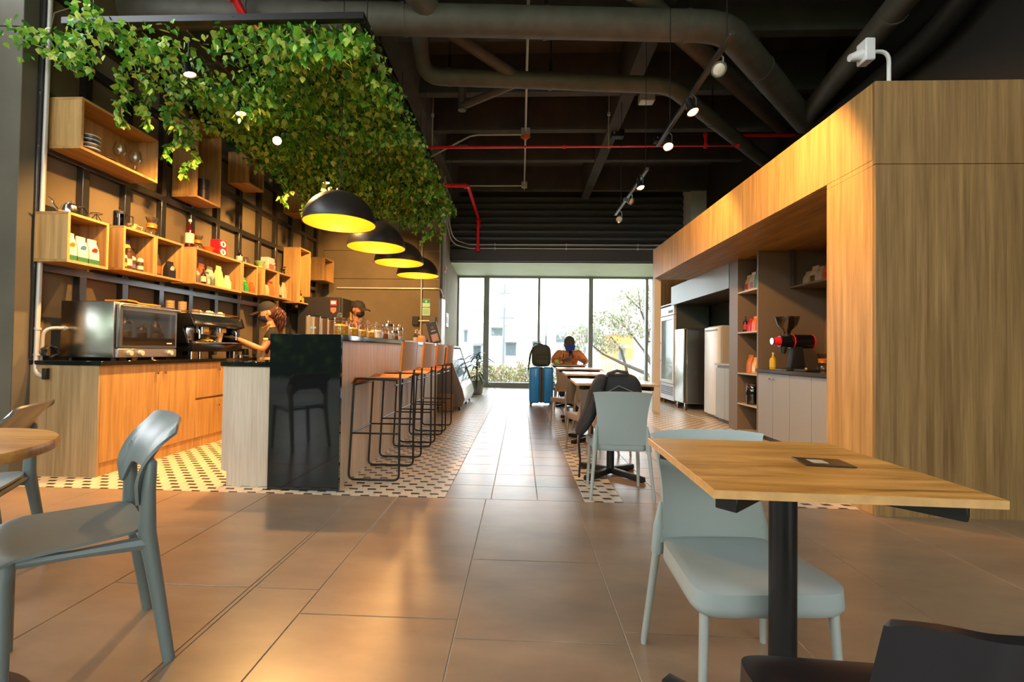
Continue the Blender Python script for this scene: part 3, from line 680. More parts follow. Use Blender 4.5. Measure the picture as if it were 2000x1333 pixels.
obj('near_panel', B().box(2.90, 3.12, 8.06, 8.078, 0.14, 1.42, 0.006), mat('wavy_steel', 'c8c6be', 0.12, 1.0, bump=(4.5, 0.5)), sc)
for x in (2.90, 3.40):
    for y in (8.12, 8.5):
        c_ = obj('castor_fork', B().box(x - .02, x + .02, y - .012, y + .012, 0.06, 0.116), CHROME, sc)
        obj('castor_wheel', B().cyl((x - 0.014, y + .01, 0.04), (x + 0.014, y + .01, 0.04), 0.04, n=14), mat('castor_brown', '5c3320', 0.5), c_)
fz = thing('upright_freezer', 'small white upright freezer beside the steel cabinet', 'freezer', (3.2, 7.25, 0))
obj('body', B().box(3.02, 3.50, 6.98, 7.50, 0.03, 1.43, 0.008), mat('freezer_side', 'b5aa9c', 0.4), fz)
d_ = obj('door', B().box(2.97, 3.017, 6.98, 7.50, 0.06, 1.41, 0.010, 2), WHITE, fz)
obj('grip', B().box(2.958, 2.972, 7.02, 7.46, 1.355, 1.375, 0.003), mat('grey_trim', '70716e', 0.4), d_)
sk = thing('side_cabinet', 'low pale grey two door cabinet between the freezer and the shelving', 'cabinet', (3.1, 6.65, 0))
obj('carcass', B().box(2.94, 3.52, 6.34, 6.94, 0.06, 0.83), GREY_LAM, sk)
for a, c in ((6.342, 6.638), (6.642, 6.938)): obj('door', B().box(2.917, 2.938, a, c, 0.06, 0.79, 0.0015), mat('pale_grey_laminate', '9aa19c', 0.4), sk)
obj('plinth', B().box(2.96, 3.5, 6.34, 6.94, 0, 0.06), DARK_LAM, sk)
obj('top', B().box(2.90, 3.53, 6.335, 6.945, 0.832, 0.86, 0.002), mat('pale_grey_laminate', '9aa19c', 0.4), sk)
solo('paper_bag', B().prism([(6.44, 0.861), (6.62, 0.861), (6.60, 1.02), (6.55, 1.09), (6.49, 1.09), (6.45, 1.02)], 'x', 3.0, 3.12, 0.004), mat('kraft_pale', 'd2bfa0', 0.7), 'pale paper bag on the low two door cabinet', 'bag', origin=(3.06, 6.53, 0.861))
# black fridge behind the bar
bf = thing('tall_black_fridge', 'tall matt black fridge in the corner behind the bar', 'fridge', (-3.2, 7.6, 0))
obj('body', B().box(-3.62, -2.93, 7.22, 8.05, 0.04, 1.83, 0.006), BLACK_P, bf)
for a, c in ((7.23, 7.63), (7.64, 8.04)):
    dd = obj('door', B().box(-2.927, -2.885, a, c, 0.06, 1.82, 0.006), BLACK_P, bf)
    yy = c - 0.06 if a < 7.5 else a + 0.06
    obj('handle', B().box(-2.885, -2.86, yy - 0.02, yy + 0.02, 1.42, 1.62, 0.004), mat('yellow_lit_handle', 'c79a52', 0.35, 0.6), dd)  # yellow light falling on the handles put into their colour
obj('sticker', B().box(-3.08, -2.98, 7.214, 7.219, 1.69, 1.78), RED, bf)
obj('sticker_face', B().box(-3.07, -2.99, 7.211, 7.2135, 1.715, 1.765), WHITE, bf)
obj('sticker', B().prism([(-3.075, 1.66), (-2.985, 1.66), (-2.985, 1.60), (-3.03, 1.565), (-3.075, 1.60)], 'y', 7.214, 7.219), mat('sticker_coral', 'd86a4c', 0.5), bf)

# ================================================================== COFFEE BACK WALL FITTINGS
t = thing('wall_conduit', 'thin pale conduit running level across the tan back wall', 'conduit', (-2.5, 8.46, 2.15))
obj('conduit', B().tube([(-3.5, 8.475, 2.15), (-1.60, 8.475, 2.15)] + bend((-1.8, 8.475, 2.15), (-1.52, 8.46, 2.15), (-1.56, 9.1, 2.02), 0.1) + [(-1.56, 9.0, 2.03)], 0.014, 8), CONDUIT, t)
t = thing('wall_conduit', 'upright conduit on the tan back wall ending in outlet boxes', 'conduit', (-1.88, 8.46, 1.1))
obj('conduit', B().tube([(-1.88, 8.47, 1.0), (-1.88, 8.47, 3.0)], 0.013, 8), CONDUIT, t)
for x in (-1.98, -1.66): obj('outlet_box', B().box(x - 0.06, x + 0.06, 8.44, 8.498, 1.46, 1.62, 0.006), BLACK_P if x < -1.9 else mat('outlet_grey', '5a5348', 0.5), t)
obj('link_pipe', B().tube([(-1.92, 8.46, 1.54), (-1.72, 8.46, 1.54)], 0.012, 8), CONDUIT, t)
GREEN_S = mat('sign_green', '1d7f52', 0.5); MINT = mat('sign_mint', 'a9d3b6', 0.5)
for z0, z1, lb in ((1.80, 1.955, 'upper green and mint notice on the tan back wall'), (1.64, 1.79, 'lower mint notice on the tan back wall')):
    t = thing('wall_notice', lb, 'sign', (-1.79, 8.49, z0))
    obj('board', B().box(-1.865, -1.715, 8.488, 8.499, z0, z1, 0.002), MINT, t)
    if z0 > 1.7:
        obj('heading', B().box(-1.862, -1.718, 8.485, 8.488, z1 - 0.075, z1 - 0.005), GREEN_S, t)
        obj('emblem', B().cyl((-1.79, 8.481, z1 - 0.045), (-1.79, 8.486, z1 - 0.045), 0.022, n=14), MINT, t)
    else:
        for k in range(4): obj('print_line', B().box(-1.85, -1.74, 8.486, 8.489, z1 - 0.04 - k * 0.026, z1 - 0.03 - k * 0.026), mat('print_green', '5fa982', 0.5), t)
# fittings on the slanted return wall: x follows the wall
def rx(y): return -1.555 - (y - 8.5) * 0.051
t = thing('metal_cabinet_door', 'narrow white panel on the wall between the bar and the window', 'panel', (rx(9.0), 9.0, 1.1))
obj('leaf', B().box(rx(9.0) + 0.0, rx(9.0) + 0.03, 8.82, 9.22, 0.9, 2.02, 0.003), WHITE, t)
obj('hinge', B().box(rx(9.0) + 0.03, rx(9.0) + 0.036, 9.18, 9.215, 1.2, 1.26).box(rx(9.0) + 0.03, rx(9.0) + 0.036, 9.18, 9.215, 1.7, 1.76), CONDUIT, t)
t = thing('wall_switch', 'small white switch plate beside the white wall panel', 'switch', (rx(9.9), 9.9, 1.6))
obj('plate', B().box(rx(9.9) - 0.01, rx(9.9) + 0.02, 9.72, 10.02, 1.50, 1.80, 0.003), WHITE, t)
obj('rocker', B().box(rx(9.9) + 0.02, rx(9.9) + 0.028, 9.80, 9.94, 1.58, 1.72, 0.003), mat('switch_grey', 'b8bcc0', 0.4), t)
t = thing('alarm_bell', 'red fire alarm station on the wall beside the last pendant', 'alarm', (rx(9.05), 9.05, 2.7))
obj('case', B().box(rx(9.05), rx(9.05) + 0.05, 8.99, 9.13, 2.55, 2.72, 0.008), RED, t)
obj('horn', B().cyl((rx(9.05) + 0.05, 9.06, 2.64), (rx(9.05) + 0.07, 9.06, 2.64), 0.04, n=12), WHITE, t)
for i, y in enumerate((8.75, 8.95, 9.2)):
    t = solo('wall_conduit', B().cyl((rx(y) + 0.02, y, 2.0), (rx(y) + 0.02, y, 4.95), 0.022, n=8), CONDUIT if i else mat('tan_conduit', '8a7a5f', 0.5), ['upright tan conduit at the corner of the tan back wall', 'upright grey conduit on the return wall over the white panel', 'upright grey conduit on the return wall, closer to the window'][i], 'conduit', origin=(rx(y), y, 2.0))
solo('wall_socket', B().box(-1.93, -1.79, 8.46, 8.5, 3.42, 3.58, 0.01), mat('socket_cream', 'd9cfae', 0.5), 'small cream box on the tan back wall under the ivy tips', 'box', origin=(-1.86, 8.49, 3.5))

# ================================================================== PENDANTS
pd = thing('pendant_lamp', 'largest looking black dome pendant with glowing amber inside, above the bar stone end', 'pendant lamp', (0, 0, 0), 'dome pendants over the bar')
prof = [(0.300, 0.0)] + [(0.300 * math.cos(a), 0.275 * math.sin(a)) for a in [math.radians(d) for d in range(6, 86, 8)]] + [(0.03, 0.275)]
profi = [(r_ - 0.006 if r_ > .05 else r_, z_ - (0.004 if i else 0)) for i, (r_, z_) in enumerate(prof)]
obj('dome_shade', B().lathe(prof, n=44, cap0=False, cap1=True), mat('shade_black', '2a2522', 0.38), pd, ang=60)
obj('shade_lining', B().lathe(profi[::-1], n=44, cap0=True, cap1=False), AMBER, pd, ang=60)
obj('rim', B().lathe([(0.2935, 0.0005), (0.3005, -0.002), (0.3015, 0.004), (0.300, 0.006)], n=44, cap0=False, cap1=False), mat('shade_black', '2a2522', 0.38), pd)
sk_ = obj('lamp_holder', B().cyl((0, 0, 0.262), (0, 0, 0.17), 0.025, 0.022, 12), BLACK_M, pd)
obj('bulb', B().ell((0, 0, 0.135), 0.04), LAMP_ON, sk_)
obj('cap', B().lathe([(0.035, 0.272), (0.03, 0.30), (0.008, 0.32)], n=14), BLACK_M, pd)
obj('cord', B().cyl((0, 0, 0.31), (0, 0, 2.9), 0.004, n=6), BLACK_M, pd)
PL = ['largest looking black dome pendant with glowing amber inside, above the bar stone end', 'second black dome pendant, counting from the bar stone end', 'third black dome pendant, counting from the bar stone end', 'black dome pendant furthest from the bar stone end']
for i, (x, y) in enumerate(PENDANTS):
    o = pd if i == 0 else dup(pd, (0, 0, 0), label=PL[i])
    o.location = (x, y, 2.065 + 0.0 * i)

# ================================================================== BAR STOOLS
st = thing('bar_stool', 'tan leather bar stool on black wire closest to the bar stone end', 'bar stool', (0, 0, 0), 'tan leather bar stools along the bar')
def fillet(pts, r, closed=False):
    out = []; n = len(pts)
    for i, p in enumerate(pts):
        if not closed and i in (0, n - 1): out.append(Vector(p)); continue
        a, c, b_ = Vector(pts[i - 1]), Vector(p), Vector(pts[(i + 1) % n])
        rr = min(r, (a - c).length * .45, (b_ - c).length * .45)
        out += bend(a, c, b_, rr, 4)
    return out
for s in (-1, 1):
    y = s * 0.225
    loop = fillet([(0.205, y, 1.065), (0.185, y, 0.80), (0.19, y, 0.011), (-0.195, y, 0.011), (-0.165, y, 0.775), (0.16, y, 0.765)], 0.045)
    fr_ = obj('side_frame', B().tube(loop, 0.0085, 8), BLACK_M, st)
    obj('side_rung', B().tube([(-0.183, y, 0.36), (0.188, y, 0.36)], 0.007, 6), BLACK_M, st)
for x, z in ((-0.183, 0.36), (-0.165, 0.725), (0.15, 0.725), (0.203, 1.055)):
    obj('cross_rung', B().tube([(x, -0.225, z), (x, 0.225, z)], 0.007, 6), BLACK_M, st)
obj('seat', B().shell(lambda u, v: (-0.185 + 0.36 * u, -0.235 + 0.47 * v, 0.785 - 0.035 * math.sin(PI * v) * (0.5 + 0.5 * math.sin(PI * u)) - 0.05 * max(0, (0.08 - u) / 0.08) ** 1.5), 14, 14, 0.006), LEATHER, st)
obj('backrest', B().shell(lambda u, v: (0.192 + 0.015 * u + 0.03 * math.sin(PI * v), -0.232 + 0.464 * v, 0.835 + 0.225 * u), 4, 14, 0.006), mat('taupe_leather', 'b08a66', 0.45), st)
for s in (-1, 1): obj('leather_sleeve', B().cyl((0.187, s * 0.225, 0.83), (0.204, s * 0.225, 1.06), 0.0125, n=10), LEATHER, st)
SLB = ['tan leather bar stool on black wire closest to the bar stone end', 'second tan leather bar stool, counting from the stone end of the bar', 'third tan leather bar stool, counting from the stone end of the bar', 'tan leather bar stool beside the display fridge']
for i, y in enumerate((3.64, 4.40, 5.07, 5.76)):
    o = st if i == 0 else dup(st, (0, 0, 0), label=SLB[i])
    o.location = (-1.095, y, 0.0)

# ================================================================== TABLES AND CHAIRS
def cafe_table(name, label, c, size, z, rz, group, feet=True, topmat=None):
    t = thing(name, label, 'table', (0, 0, 0), group); h = size / 2
    obj('table_top', B().box(-h, h, -h, h, z - 0.016, z, 0.001), topmat or OAK_TOP, t)
    obj('edge_band', B().box(-h - .001, h + .001, -h - .001, h + .001, z - 0.0175, z - 0.0015), OAK_EDGE, t)
    for a in (45, 135):
        q = Matrix.Rotation(math.radians(a), 4, 'Z')
        obj('support_bar', B().box(-h * 1.22, h * 1.22, -0.022, 0.022, z - 0.052, z - 0.018, 0.002).xf(q), BLACK_M, t)
    obj('pole', B().cyl((0, 0, 0.03), (0, 0, z - 0.05), 0.031, n=20), BLACK_M, t)
    for a in (45, 135, 225, 315):
        q = Matrix.Rotation(math.radians(a), 4, 'Z')
        obj('foot', B().prism([(0.0, 0.016), (0.0, 0.06), (0.31, 0.04), (0.315, 0.005), (0.29, 0.0)], 'y', -0.022, 0.022, 0.003).xf(q), BLACK_M, t)
    t.location = (c[0], c[1], 0); t.rotation_euler = (0, 0, rz)
    return t
cafe_table('cafe_table', 'square oak cafe table with a dark card on it, by the end block', (0.655, 1.165), 0.53, 0.735, math.radians(-2), None)
PALE_TOP = wood('window_lit_oak_top', 'a88866', 'c5a885', (1.3, 9, 9), 0.22)  # paler copy of the oak top, window light put into the colour
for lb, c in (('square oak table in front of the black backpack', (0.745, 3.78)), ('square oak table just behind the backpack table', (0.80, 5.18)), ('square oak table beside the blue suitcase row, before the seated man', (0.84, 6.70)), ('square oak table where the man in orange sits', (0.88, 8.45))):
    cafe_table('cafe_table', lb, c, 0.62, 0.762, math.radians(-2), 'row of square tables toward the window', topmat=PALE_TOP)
rt = thing('round_table', 'round oak table with black disc base by the left wall', 'table', (-1.58, 1.04, 0))
obj('table_top', B().lathe([(0.335, 0.708), (0.338, 0.712), (0.338, 0.731), (0.335, 0.735)], (-1.58, 1.04, 0), 64), OAK_TOP, rt)
obj('pole', B().cyl((-1.58, 1.04, 0.012), (-1.58, 1.04, 0.707), 0.031, n=20), BLACK_M, rt)
obj('disc_base', B().lathe([(0.30, 0.0), (0.30, 0.006), (0.28, 0.012), (0.04, 0.02)], (-1.58, 1.04, 0), 48), BLACK_M, rt)
cd = thing('table_card', 'dark card with a blank pale square lying on the oak table', 'card', (0.75, 1.17, 0.735))
obj('card', B().box(-0.055, 0.055, -0.04, 0.04, 0.0006, 0.0035, 0.0008).xf(Matrix.Translation((0.745, 1.155, 0.735)) @ Matrix.Rotation(math.radians(-8), 4, 'Z')), mat('card_brown_black', '231b17', 0.35), cd)
obj('blank_square', B().box(-0.03, 0.005, -0.018, 0.018, 0.0035, 0.0040).xf(Matrix.Translation((0.745, 1.155, 0.735)) @ Matrix.Rotation(math.radians(-8), 4, 'Z')), mat('card_pale', 'b9a88c', 0.5), cd)

def pan_seat(wf, wb, dep, yc, z, drop, dip, n=6.0):
    """moulded seat pan: a rounded dish whose rim rolls over into a skirt"""
    NV = 56
    def f(u, v):
        a = 2 * PI * v; c, s_ = math.cos(a), math.sin(a); k = 2.0 / n
        ox = math.copysign(abs(c) ** k, c); oy = math.copysign(abs(s_) ** k, s_)
        r = min(1.0, u / 0.72); q = max(0.0, (u - 0.72) / 0.28)
        y = oy * dep / 2 * (r + 0.012 * q); w = wf + (wb - wf) * (y / dep + 0.5)
        zz = z - dip * (1 - r ** 2) - drop * q ** 1.25 - 0.004 * (r > 0.9) * (r - 0.9) / 0.1
        if y < 0: zz -= 0.012 * (y / (dep / 2)) ** 4 * (1 if r > .6 else 0) * r
        return (ox * w / 2 * (r + 0.015 * q), yc + y, zz)
    b = B(); NU = 18
    P = [[Vector(f(i / NU, j / NV)) for j in range(NV)] for i in range(1, NU + 1)]
    top = [[b.bm.verts.new(p) for p in row] for row in P]
    c0 = b.bm.verts.new(Vector((0, yc, z - dip)))
    inn = [[b.bm.verts.new(Vector((p.x * 0.965, yc + (p.y - yc) * 0.965, p.z - 0.011))) for p in row] for row in P]
    c1_ = b.bm.verts.new(Vector((0, yc, z - dip - 0.011)))
    for j in range(NV):
        k = (j + 1) % NV
        b.bm.faces.new((c0, top[0][j], top[0][k])); b.bm.faces.new((c1_, inn[0][k], inn[0][j]))
        for i in range(NU - 1):
            b.bm.faces.new((top[i][j], top[i + 1][j], top[i + 1][k], top[i][k])); b.bm.faces.new((inn[i][j], inn[i][k], inn[i + 1][k], inn[i + 1][j]))
        b.bm.faces.new((top[-1][j], inn[-1][j], inn[-1][k], top[-1][k]))
    return b
def poly_chair(label, m, legm, group=None):
    """moulded chair with four tube legs, front toward -Y"""
    t = thing('moulded_chair', label, 'chair', (0, 0, 0), group)
    obj('seat', pan_seat(0.452, 0.375, 0.40, 0.0, 0.39, 0.05, 0.014, 7), m, t, ang=60)
    def back(u, v):
        x = v - 0.5; w = 0.375 + 0.045 * u ** 2 - 0.03 * math.sin(PI * u)
        return (x * w, 0.205 + 0.055 * u - 0.030 * (2 * x) ** 2 * (0.4 + 0.6 * u) + 0.012 * u ** 4, 0.37 + 0.365 * u - 0.012 * (2 * abs(x)) ** 3 * (1 if u > .97 else 0))
    obj('backrest', B().shell(back, 16, 20, 0.011), m, t, ang=50)
    for s in (-1, 1):
        obj('back_ear', B().tube([(s * 0.192, 0.215, 0.33), (s * 0.188, 0.208, 0.42), (s * 0.180, 0.212, 0.50)], [0.021, 0.019, 0.006], 10), m, t)
        obj('leg', B().tube([(s * 0.184, -0.162, 0.366), (s * 0.200, -0.185, 0.012), (s * 0.200, -0.185, 0.0)], [0.0145, 0.011, 0.010], 12), legm, t)
        obj('leg', B().tube([(s * 0.190, 0.213, 0.36), (s * 0.222, 0.262, 0.012), (s * 0.222, 0.262, 0.0)], [0.0145, 0.011, 0.010], 12), legm, t)
    for c_ in t.children: c_.data.transform(Matrix.Diagonal((0.94, 0.86, 1, 1)))
    return t
LEG_L = mat('pale_leg_paint', 'a9aea6', 0.4, 0.2)
c1 = poly_chair('pale grey moulded chair tucked under the square table with the dark card', GREY_CH, LEG_L)
c1.location = (0.66, 1.395, 0); c1.rotation_euler = (0, 0, math.radians(4))
TPL = mat('tan_leg_paint', 'a08f7c', 0.4, 0.2)
c2 = dup(c1, (0.700, 3.32, 0), PI + math.radians(-2), 'pale grey moulded chair with the black backpack hanging over it')
tp = poly_chair('taupe moulded chair tucked at the table just behind the backpack table', TAUPE_CH, TPL, 'taupe chairs at the row of tables')
tp.location = (0.70, 4.62, 0); tp.rotation_euler = (0, 0, PI + math.radians(14))
for lb, c, rz in (('taupe moulded chair facing the room behind the backpack table', (0.86, 4.22, 0), 0), ('taupe moulded chair facing the suitcase, side on', (0.66, 6.16, 0), PI + 0.5), ('taupe moulded chair between the third table and the seated man', (0.78, 7.85, 0), PI), ('taupe moulded chair behind the second table of the row', (0.9, 5.68, 0), 0.1), ('taupe moulded chair with the man in orange sitting on it', (0.93, 9.05, 0), 0.0)):
    dup(tp, c, rz, lb)
bk_ = thing('shell_chair', 'black moulded chair with its back to the room, at the card table', 'chair', (0, 0, 0))
obj('seat', pan_seat(0.40, 0.38, 0.38, 0.0, 0.422, 0.075, 0.02, 7), DARK_CH, bk_, ang=60)
def bback(u, v):
    x = v - 0.5; w = 0.40 - 0.07 * u
    e = max(0, (abs(x) - 0.30) / 0.20)
    return (x * w, 0.19 + 0.05 * u - 0.055 * e ** 1.6, 0.385 + 0.322 * u - 0.02 * e ** 3 * (u > .95))
obj('backrest', B().shell(bback, 14, 24, 0.014), DARK_CH, bk_, ang=50)
for s in (-1, 1):
    for y0_, y1_ in ((-0.15, -0.19), (0.15, 0.21)): obj('leg', B().tube([(s * 0.15, y0_, 0.395), (s * 0.19, y1_, 0.0)], [0.014, 0.010], 10), LEG_L, bk_)
bk_.location = (0.612, 0.735, 0); bk_.rotation_euler = (0, 0, PI + math.radians(-3))

def wish_chair(label):
    """slim moulded chair, back legs rising into posts that carry a curved backrest; front toward -Y"""
    t = thing('curved_back_chair', label, 'chair', (0, 0, 0), 'sage grey chairs at the round table')
    def seat(u, v):
        x = v - 0.5; a = abs(2 * x); w = 0.43 - 0.05 * u
        y = -0.165 + 0.355 * u
        y += (0.04 * a ** 5) * (1 - u) * 1.0 - 0.035 * a ** 5 * u
        return (x * w, y, 0.425 - 0.014 * math.cos(PI * x) * math.sin(PI * u) - 0.012 * max(0, (0.15 - u) / 0.15) ** 2)
    obj('seat', B().shell(seat, 18, 20, 0.009), SAGE_CH, t, ang=50)
    for s in (-1, 1):
        obj('front_leg', B().tube([(s * 0.172, -0.115, 0.416), (s * 0.184, -0.12, 0.36), (s * 0.20, -0.115, 0.0)], [0.026, 0.021, 0.0155], 10), SAGE_CH, t)
        obj('rear_leg', B().tube([(s * 0.200, 0.25, 0.0), (s * 0.19, 0.205, 0.30), (s * 0.186, 0.187, 0.415), (s * 0.191, 0.186, 0.55), (s * 0.195, 0.190, 0.635), (s * 0.195, 0.190, 0.648)], [0.0165, 0.021, 0.024, 0.020, 0.017, 0.008], 10), SAGE_CH, t)
        obj('side_rail', B().tube([(s * 0.172, -0.115, 0.405), (s * 0.178, 0.02, 0.395), (s * 0.186, 0.18, 0.385)], [0.017, 0.013, 0.022], 8), SAGE_CH, t)
    obj('rear_rail', B().tube([(-0.18, 0.18, 0.40), (0.18, 0.18, 0.40)], 0.013, 8), SAGE_CH, t)
    def back(u, v):
        x = v - 0.5; a = abs(2 * x)
        lo = 0.588 - 0.095 * max(0, min(1, (a - 0.5) / 0.38)) ** 1.4
        hi = 0.756 - 0.012 * a ** 4
        if a > 0.86: lo += 0.07 * ((a - 0.86) / 0.14) ** 2; hi -= 0.02 * ((a - .86) / .14) ** 2
        z = lo + (hi - lo) * u
        return (x * (0.425 + .03 * u * u), 0.195 - 0.042 * a ** 2.0 + 0.095 * u ** 2.2, z)
    obj('backrest', B().shell(back, 12, 26, 0.009), SAGE_CH, t, ang=50)
    return t
fw = math.radians(-42)           # heading of the near chair
w1 = wish_chair('sage grey curved back chair pulled up to the round table, fully in view')
w1.location = (-1.425, 1.375, 0); w1.rotation_euler = (0, 0, fw)
dup(w1, (-2.27, 1.72, 0), math.radians(-58), 'sage grey curved back chair behind the round table, mostly cut off')
# ================================================================== GOODS
CH = {}
def cm(h, r=0.5, **k):
    if (h, r) not in CH: CH[(h, r)] = mat('paint_' + h + '_' + str(int(r * 100)), h, r, **k)
    return CH[(h, r)]
def bag(label, x, y, z, w, d, h, col, group, f=1, top=None, patch=None, disc=None, foot=None, tilt=0.0, crimp=True):
    """gusseted coffee bag, its front toward f*X"""
    t = thing('coffee_bag', label, 'bag', (x, y, z), group)
    M = Matrix.Translation((x, y, z)) @ Matrix.Rotation(tilt, 4, 'Z')
    hh = h * 0.86 if crimp else h
    b = B(); rings = []
    for zz, ww, dd in ((0, .94, .94), (.04, 1, 1), (.55, 1, .92), (.78, .97, .66), (1.0, .9, .12)):
        rings.append([b.bm.verts.new(M @ Vector((sx * d * dd / 2, sy * w * ww / 2, zz * hh))) for sx, sy in ((-1, -1), (1, -1), (1, 1), (-1, 1))])
    for i in range(4):
        for j in range(4): b.bm.faces.new((rings[i][j], rings[i][(j + 1) % 4], rings[i + 1][(j + 1) % 4], rings[i + 1][j]))
    b.bm.faces.new(rings[0][::-1]); b.bm.faces.new(rings[-1])
    obj('body', b, cm(col), t, smooth=False)
    if crimp: obj('folded_top', B().box(-d * 0.09, d * 0.09, -w * .45, w * .45, hh * 0.985, h, 0.001, M=M), cm(top or col), t)
    X = f * d * 0.5
    if patch: obj('label_patch', B().box(min(X, X + f * .002), max(X, X + f * .002), -w * .34, w * .34, h * .12, h * .46, M=M), cm(patch), t)
    if foot: obj('foot_band', B().box(min(X, X + f * .0015), max(X, X + f * .0015), -w * .49, w * .49, h * .03, h * .2, M=M).box(-d * .47, d * .47, -w * .505, w * .505, h * .03, h * .2, M=M), cm(foot), t)
    if disc: obj('printed_disc', B().cyl(M @ Vector((X * .97, 0, h * .56)), M @ Vector((X * .97 + f * .003, 0, h * .555)), w * .27, n=18), cm(disc), t)
    return t
def jar(name, label, cat, x, y, z, r, h, glass, fill=None, fillh=.6, lid=None, knobm=None, group=None, labelc=None):
    t = thing(name, label, cat, (x, y, z), group)
    obj('vessel', B().lathe([(r * .93, 0), (r, h * .06), (r, h * .86), (r * .88, h)], (x, y, z), 20), glass, t)
    if fill: obj('contents', B().lathe([(r * .86, h * .03), (r * .9, h * .1), (r * .88, h * fillh * .9), (r * .6, h * fillh), (r * .2, h * (fillh + .05))], (x, y, z), 12), fill, t, smooth=False)
    if lid: obj('lid', B().lathe([(r * .9, h), (r * 1.03, h + .004), (r * .9, h + .03), (r * .25, h + .04)], (x, y, z), 20), lid, t)
    if knobm: obj('lid_knob', B().ell((x, y, z + h + .058), .022), knobm, t)
    if labelc: obj('label_band', B().lathe([(r * 1.01, h * .2), (r * 1.01, h * .6)], (x, y, z), 20, False, False), labelc, t)
    return t
def bottle(label, x, y, z, r, h, m, labm=None, capm=None, group=None, pump=False):
    t = thing('bottle', label, 'bottle', (x, y, z), group)
    obj('vessel', B().lathe([(r * .95, 0), (r, h * .04), (r, h * .58), (r * .75, h * .68), (r * .32, h * .76), (r * .30, h * .93)], (x, y, z), 16), m, t)
    obj('cap', B().lathe([(r * .36, h * .92), (r * .36, h), (r * .3, h * 1.005)], (x, y, z), 12), capm or BLACK_P, t)
    if labm: obj('label_band', B().lathe([(r * 1.015, h * .14), (r * 1.015, h * .5)], (x, y, z), 16, False, False), labm, t)
    if pump: obj('pump', B().tube([(x, y, z + h), (x, y, z + h + .03), (x + .03, y, z + h + .028)], .006, 6), capm or WHITE, t)
    return t
S1 = 'coffee bags on the box shelves'
zA = 1.651
bag('white coffee bag with an orange disc and green foot', -3.50, 3.36, zA, .078, .06, .215, 'e4d9c4', S1, disc='e08a1c', foot='2c6a44')
bag('white coffee bag with a blue disc and green foot', -3.50, 3.45, zA, .082, .06, .205, 'e4d9c4', S1, disc='4f86b8', foot='2c6a44')
bag('white coffee bag with a red disc and green foot', -3.50, 3.545, zA, .084, .06, .205, 'e4d9c4', S1, disc='c0301e', foot='2c6a44')
zB = 1.677
bag('purple topped yellow coffee bag standing behind small jars', -3.56, 3.93, zB, .085, .06, .275, 'd9a52c', S1, top='7d62b0', patch='e8c24a')
bag('dark purple coffee bag at the near side of the jar box', -3.60, 3.83, zB, .07, .05, .24, '3b2a6a', S1, top='2d2150', patch='e0b32e')
bag('dark brown bag in shadow at the far side of the jar box', -3.60, 4.03, zB, .08, .05, .22, '3a261c', S1)
for i, (y, lb, c) in enumerate(((3.835, 'small jar with a yellow wrap below the dark purple bag', 'caa235'), (3.925, 'small jar with a violet wrap in front of the purple topped bag', '6b5a80'), (4.01, 'small white lidded jar in the far corner of the jar box', 'b9b0a0'))):
    jar('small_jar', lb, 'jar', -3.49, y, zB, .026, .085, cm('4a382c', .3), None, lid=cm('cfc6b4', .4), labelc=cm(c))
jar('brown_tumbler', 'brown tumbler with a white band between the jars', 'cup', -3.485, 3.878, zB, .028, .15, cm('5a3520', .35), None, lid=cm('44291a', .4), labelc=cm('cbbd9f'))
bag('black and brown coffee bag leaning in the three bag box', -3.54, 4.245, zB, .09, .06, .215, '55402f', S1, top='3c3630', patch='c0632a', tilt=.12)
bag('slim grey coffee bag behind the leaning brown bag', -3.52, 4.175, zB, .055, .05, .17, '4a463e', S1, patch='d8d0bc')
bag('black coffee bag with a round white mark', -3.50, 4.37, zB, .095, .06, .165, '221d1b', S1, disc='d9d2c6')
zD = 1.687
DB = [(4.70, .07, .15, 'b2a58a', None, 'pale little bag at the near end of the longest box'), (4.765, .075, .16, 'a9b08e', 'b0603c', 'greenish little bag with a brown top in the longest box'),
      (4.90, .085, .235, '9c5a38', '8a4a30', 'rust coloured bag with a folded top in the longest box'), (4.935, .06, .15, '8d9684', '555a52', 'grey green small bag before the rust coloured bag'), (5.035, .09, .225, 'd8c49c', '5e6656', 'cream bag with a dark grey folded top'),
      (5.13, .09, .25, 'd9bf80', 'd9bf80', 'tallest cream bag in the longest box'), (5.215, .08, .20, 'dcc794', None, 'cream bag shorter than its tallest neighbour'), (5.285, .075, .165, 'e0cfa4', None, 'smallest cream bag in the longest box'), (5.38, .09, .135, '8a6a34', '3f3152', 'ochre bag with a dark violet top at the far end of the longest box')]
for i, (y, w, h, c, tp_, lb) in enumerate(DB): bag(lb, -3.52 if i % 2 else -3.56, y, zD, w, .06, h, c, S1, top=tp_, patch='e9dfc4' if i in (1, 3, 4) else None)
bottle('small dark bottle with a cream label in the longest box', -3.485, 4.835, zD, .026, .165, cm('2a1812', .2), cm('d8c8a4'), cm('2a1812'))
for y, c, lb in ((4.735, '6a5a48', 'tiny jar in front of the pale little bag'), (4.97, '5c6650', 'tiny jar in front of the cream bag with the grey top')):
    jar('small_jar', lb, 'jar', -3.475, y, zD, .024, .075, cm(c, .3), None, lid=cm('8f9486', .4))
zE = 1.701
bag('yellow packet at the near side of the narrow box', -3.50, 5.515, zE, .055, .05, .13, 'd99a20', S1)
bag('bright green packet in the middle of the narrow box', -3.49, 5.60, zE, .075, .05, .125, '2f9440', S1, disc='3fae58')
bag('olive green packet standing behind in the narrow box', -3.60, 5.57, zE, .10, .05, .20, '6d8a2a', S1, patch='c2a81e')
bag('yellow and green packet at the back of the narrow box', -3.57, 5.68, zE, .09, .05, .195, 'c0a524', S1, top='4e9a4c')
bag('orange packet at the far side of the narrow box', -3.49, 5.725, zE, .085, .05, .14, 'e0551c', S1, disc='e8762e')
zF = 1.721
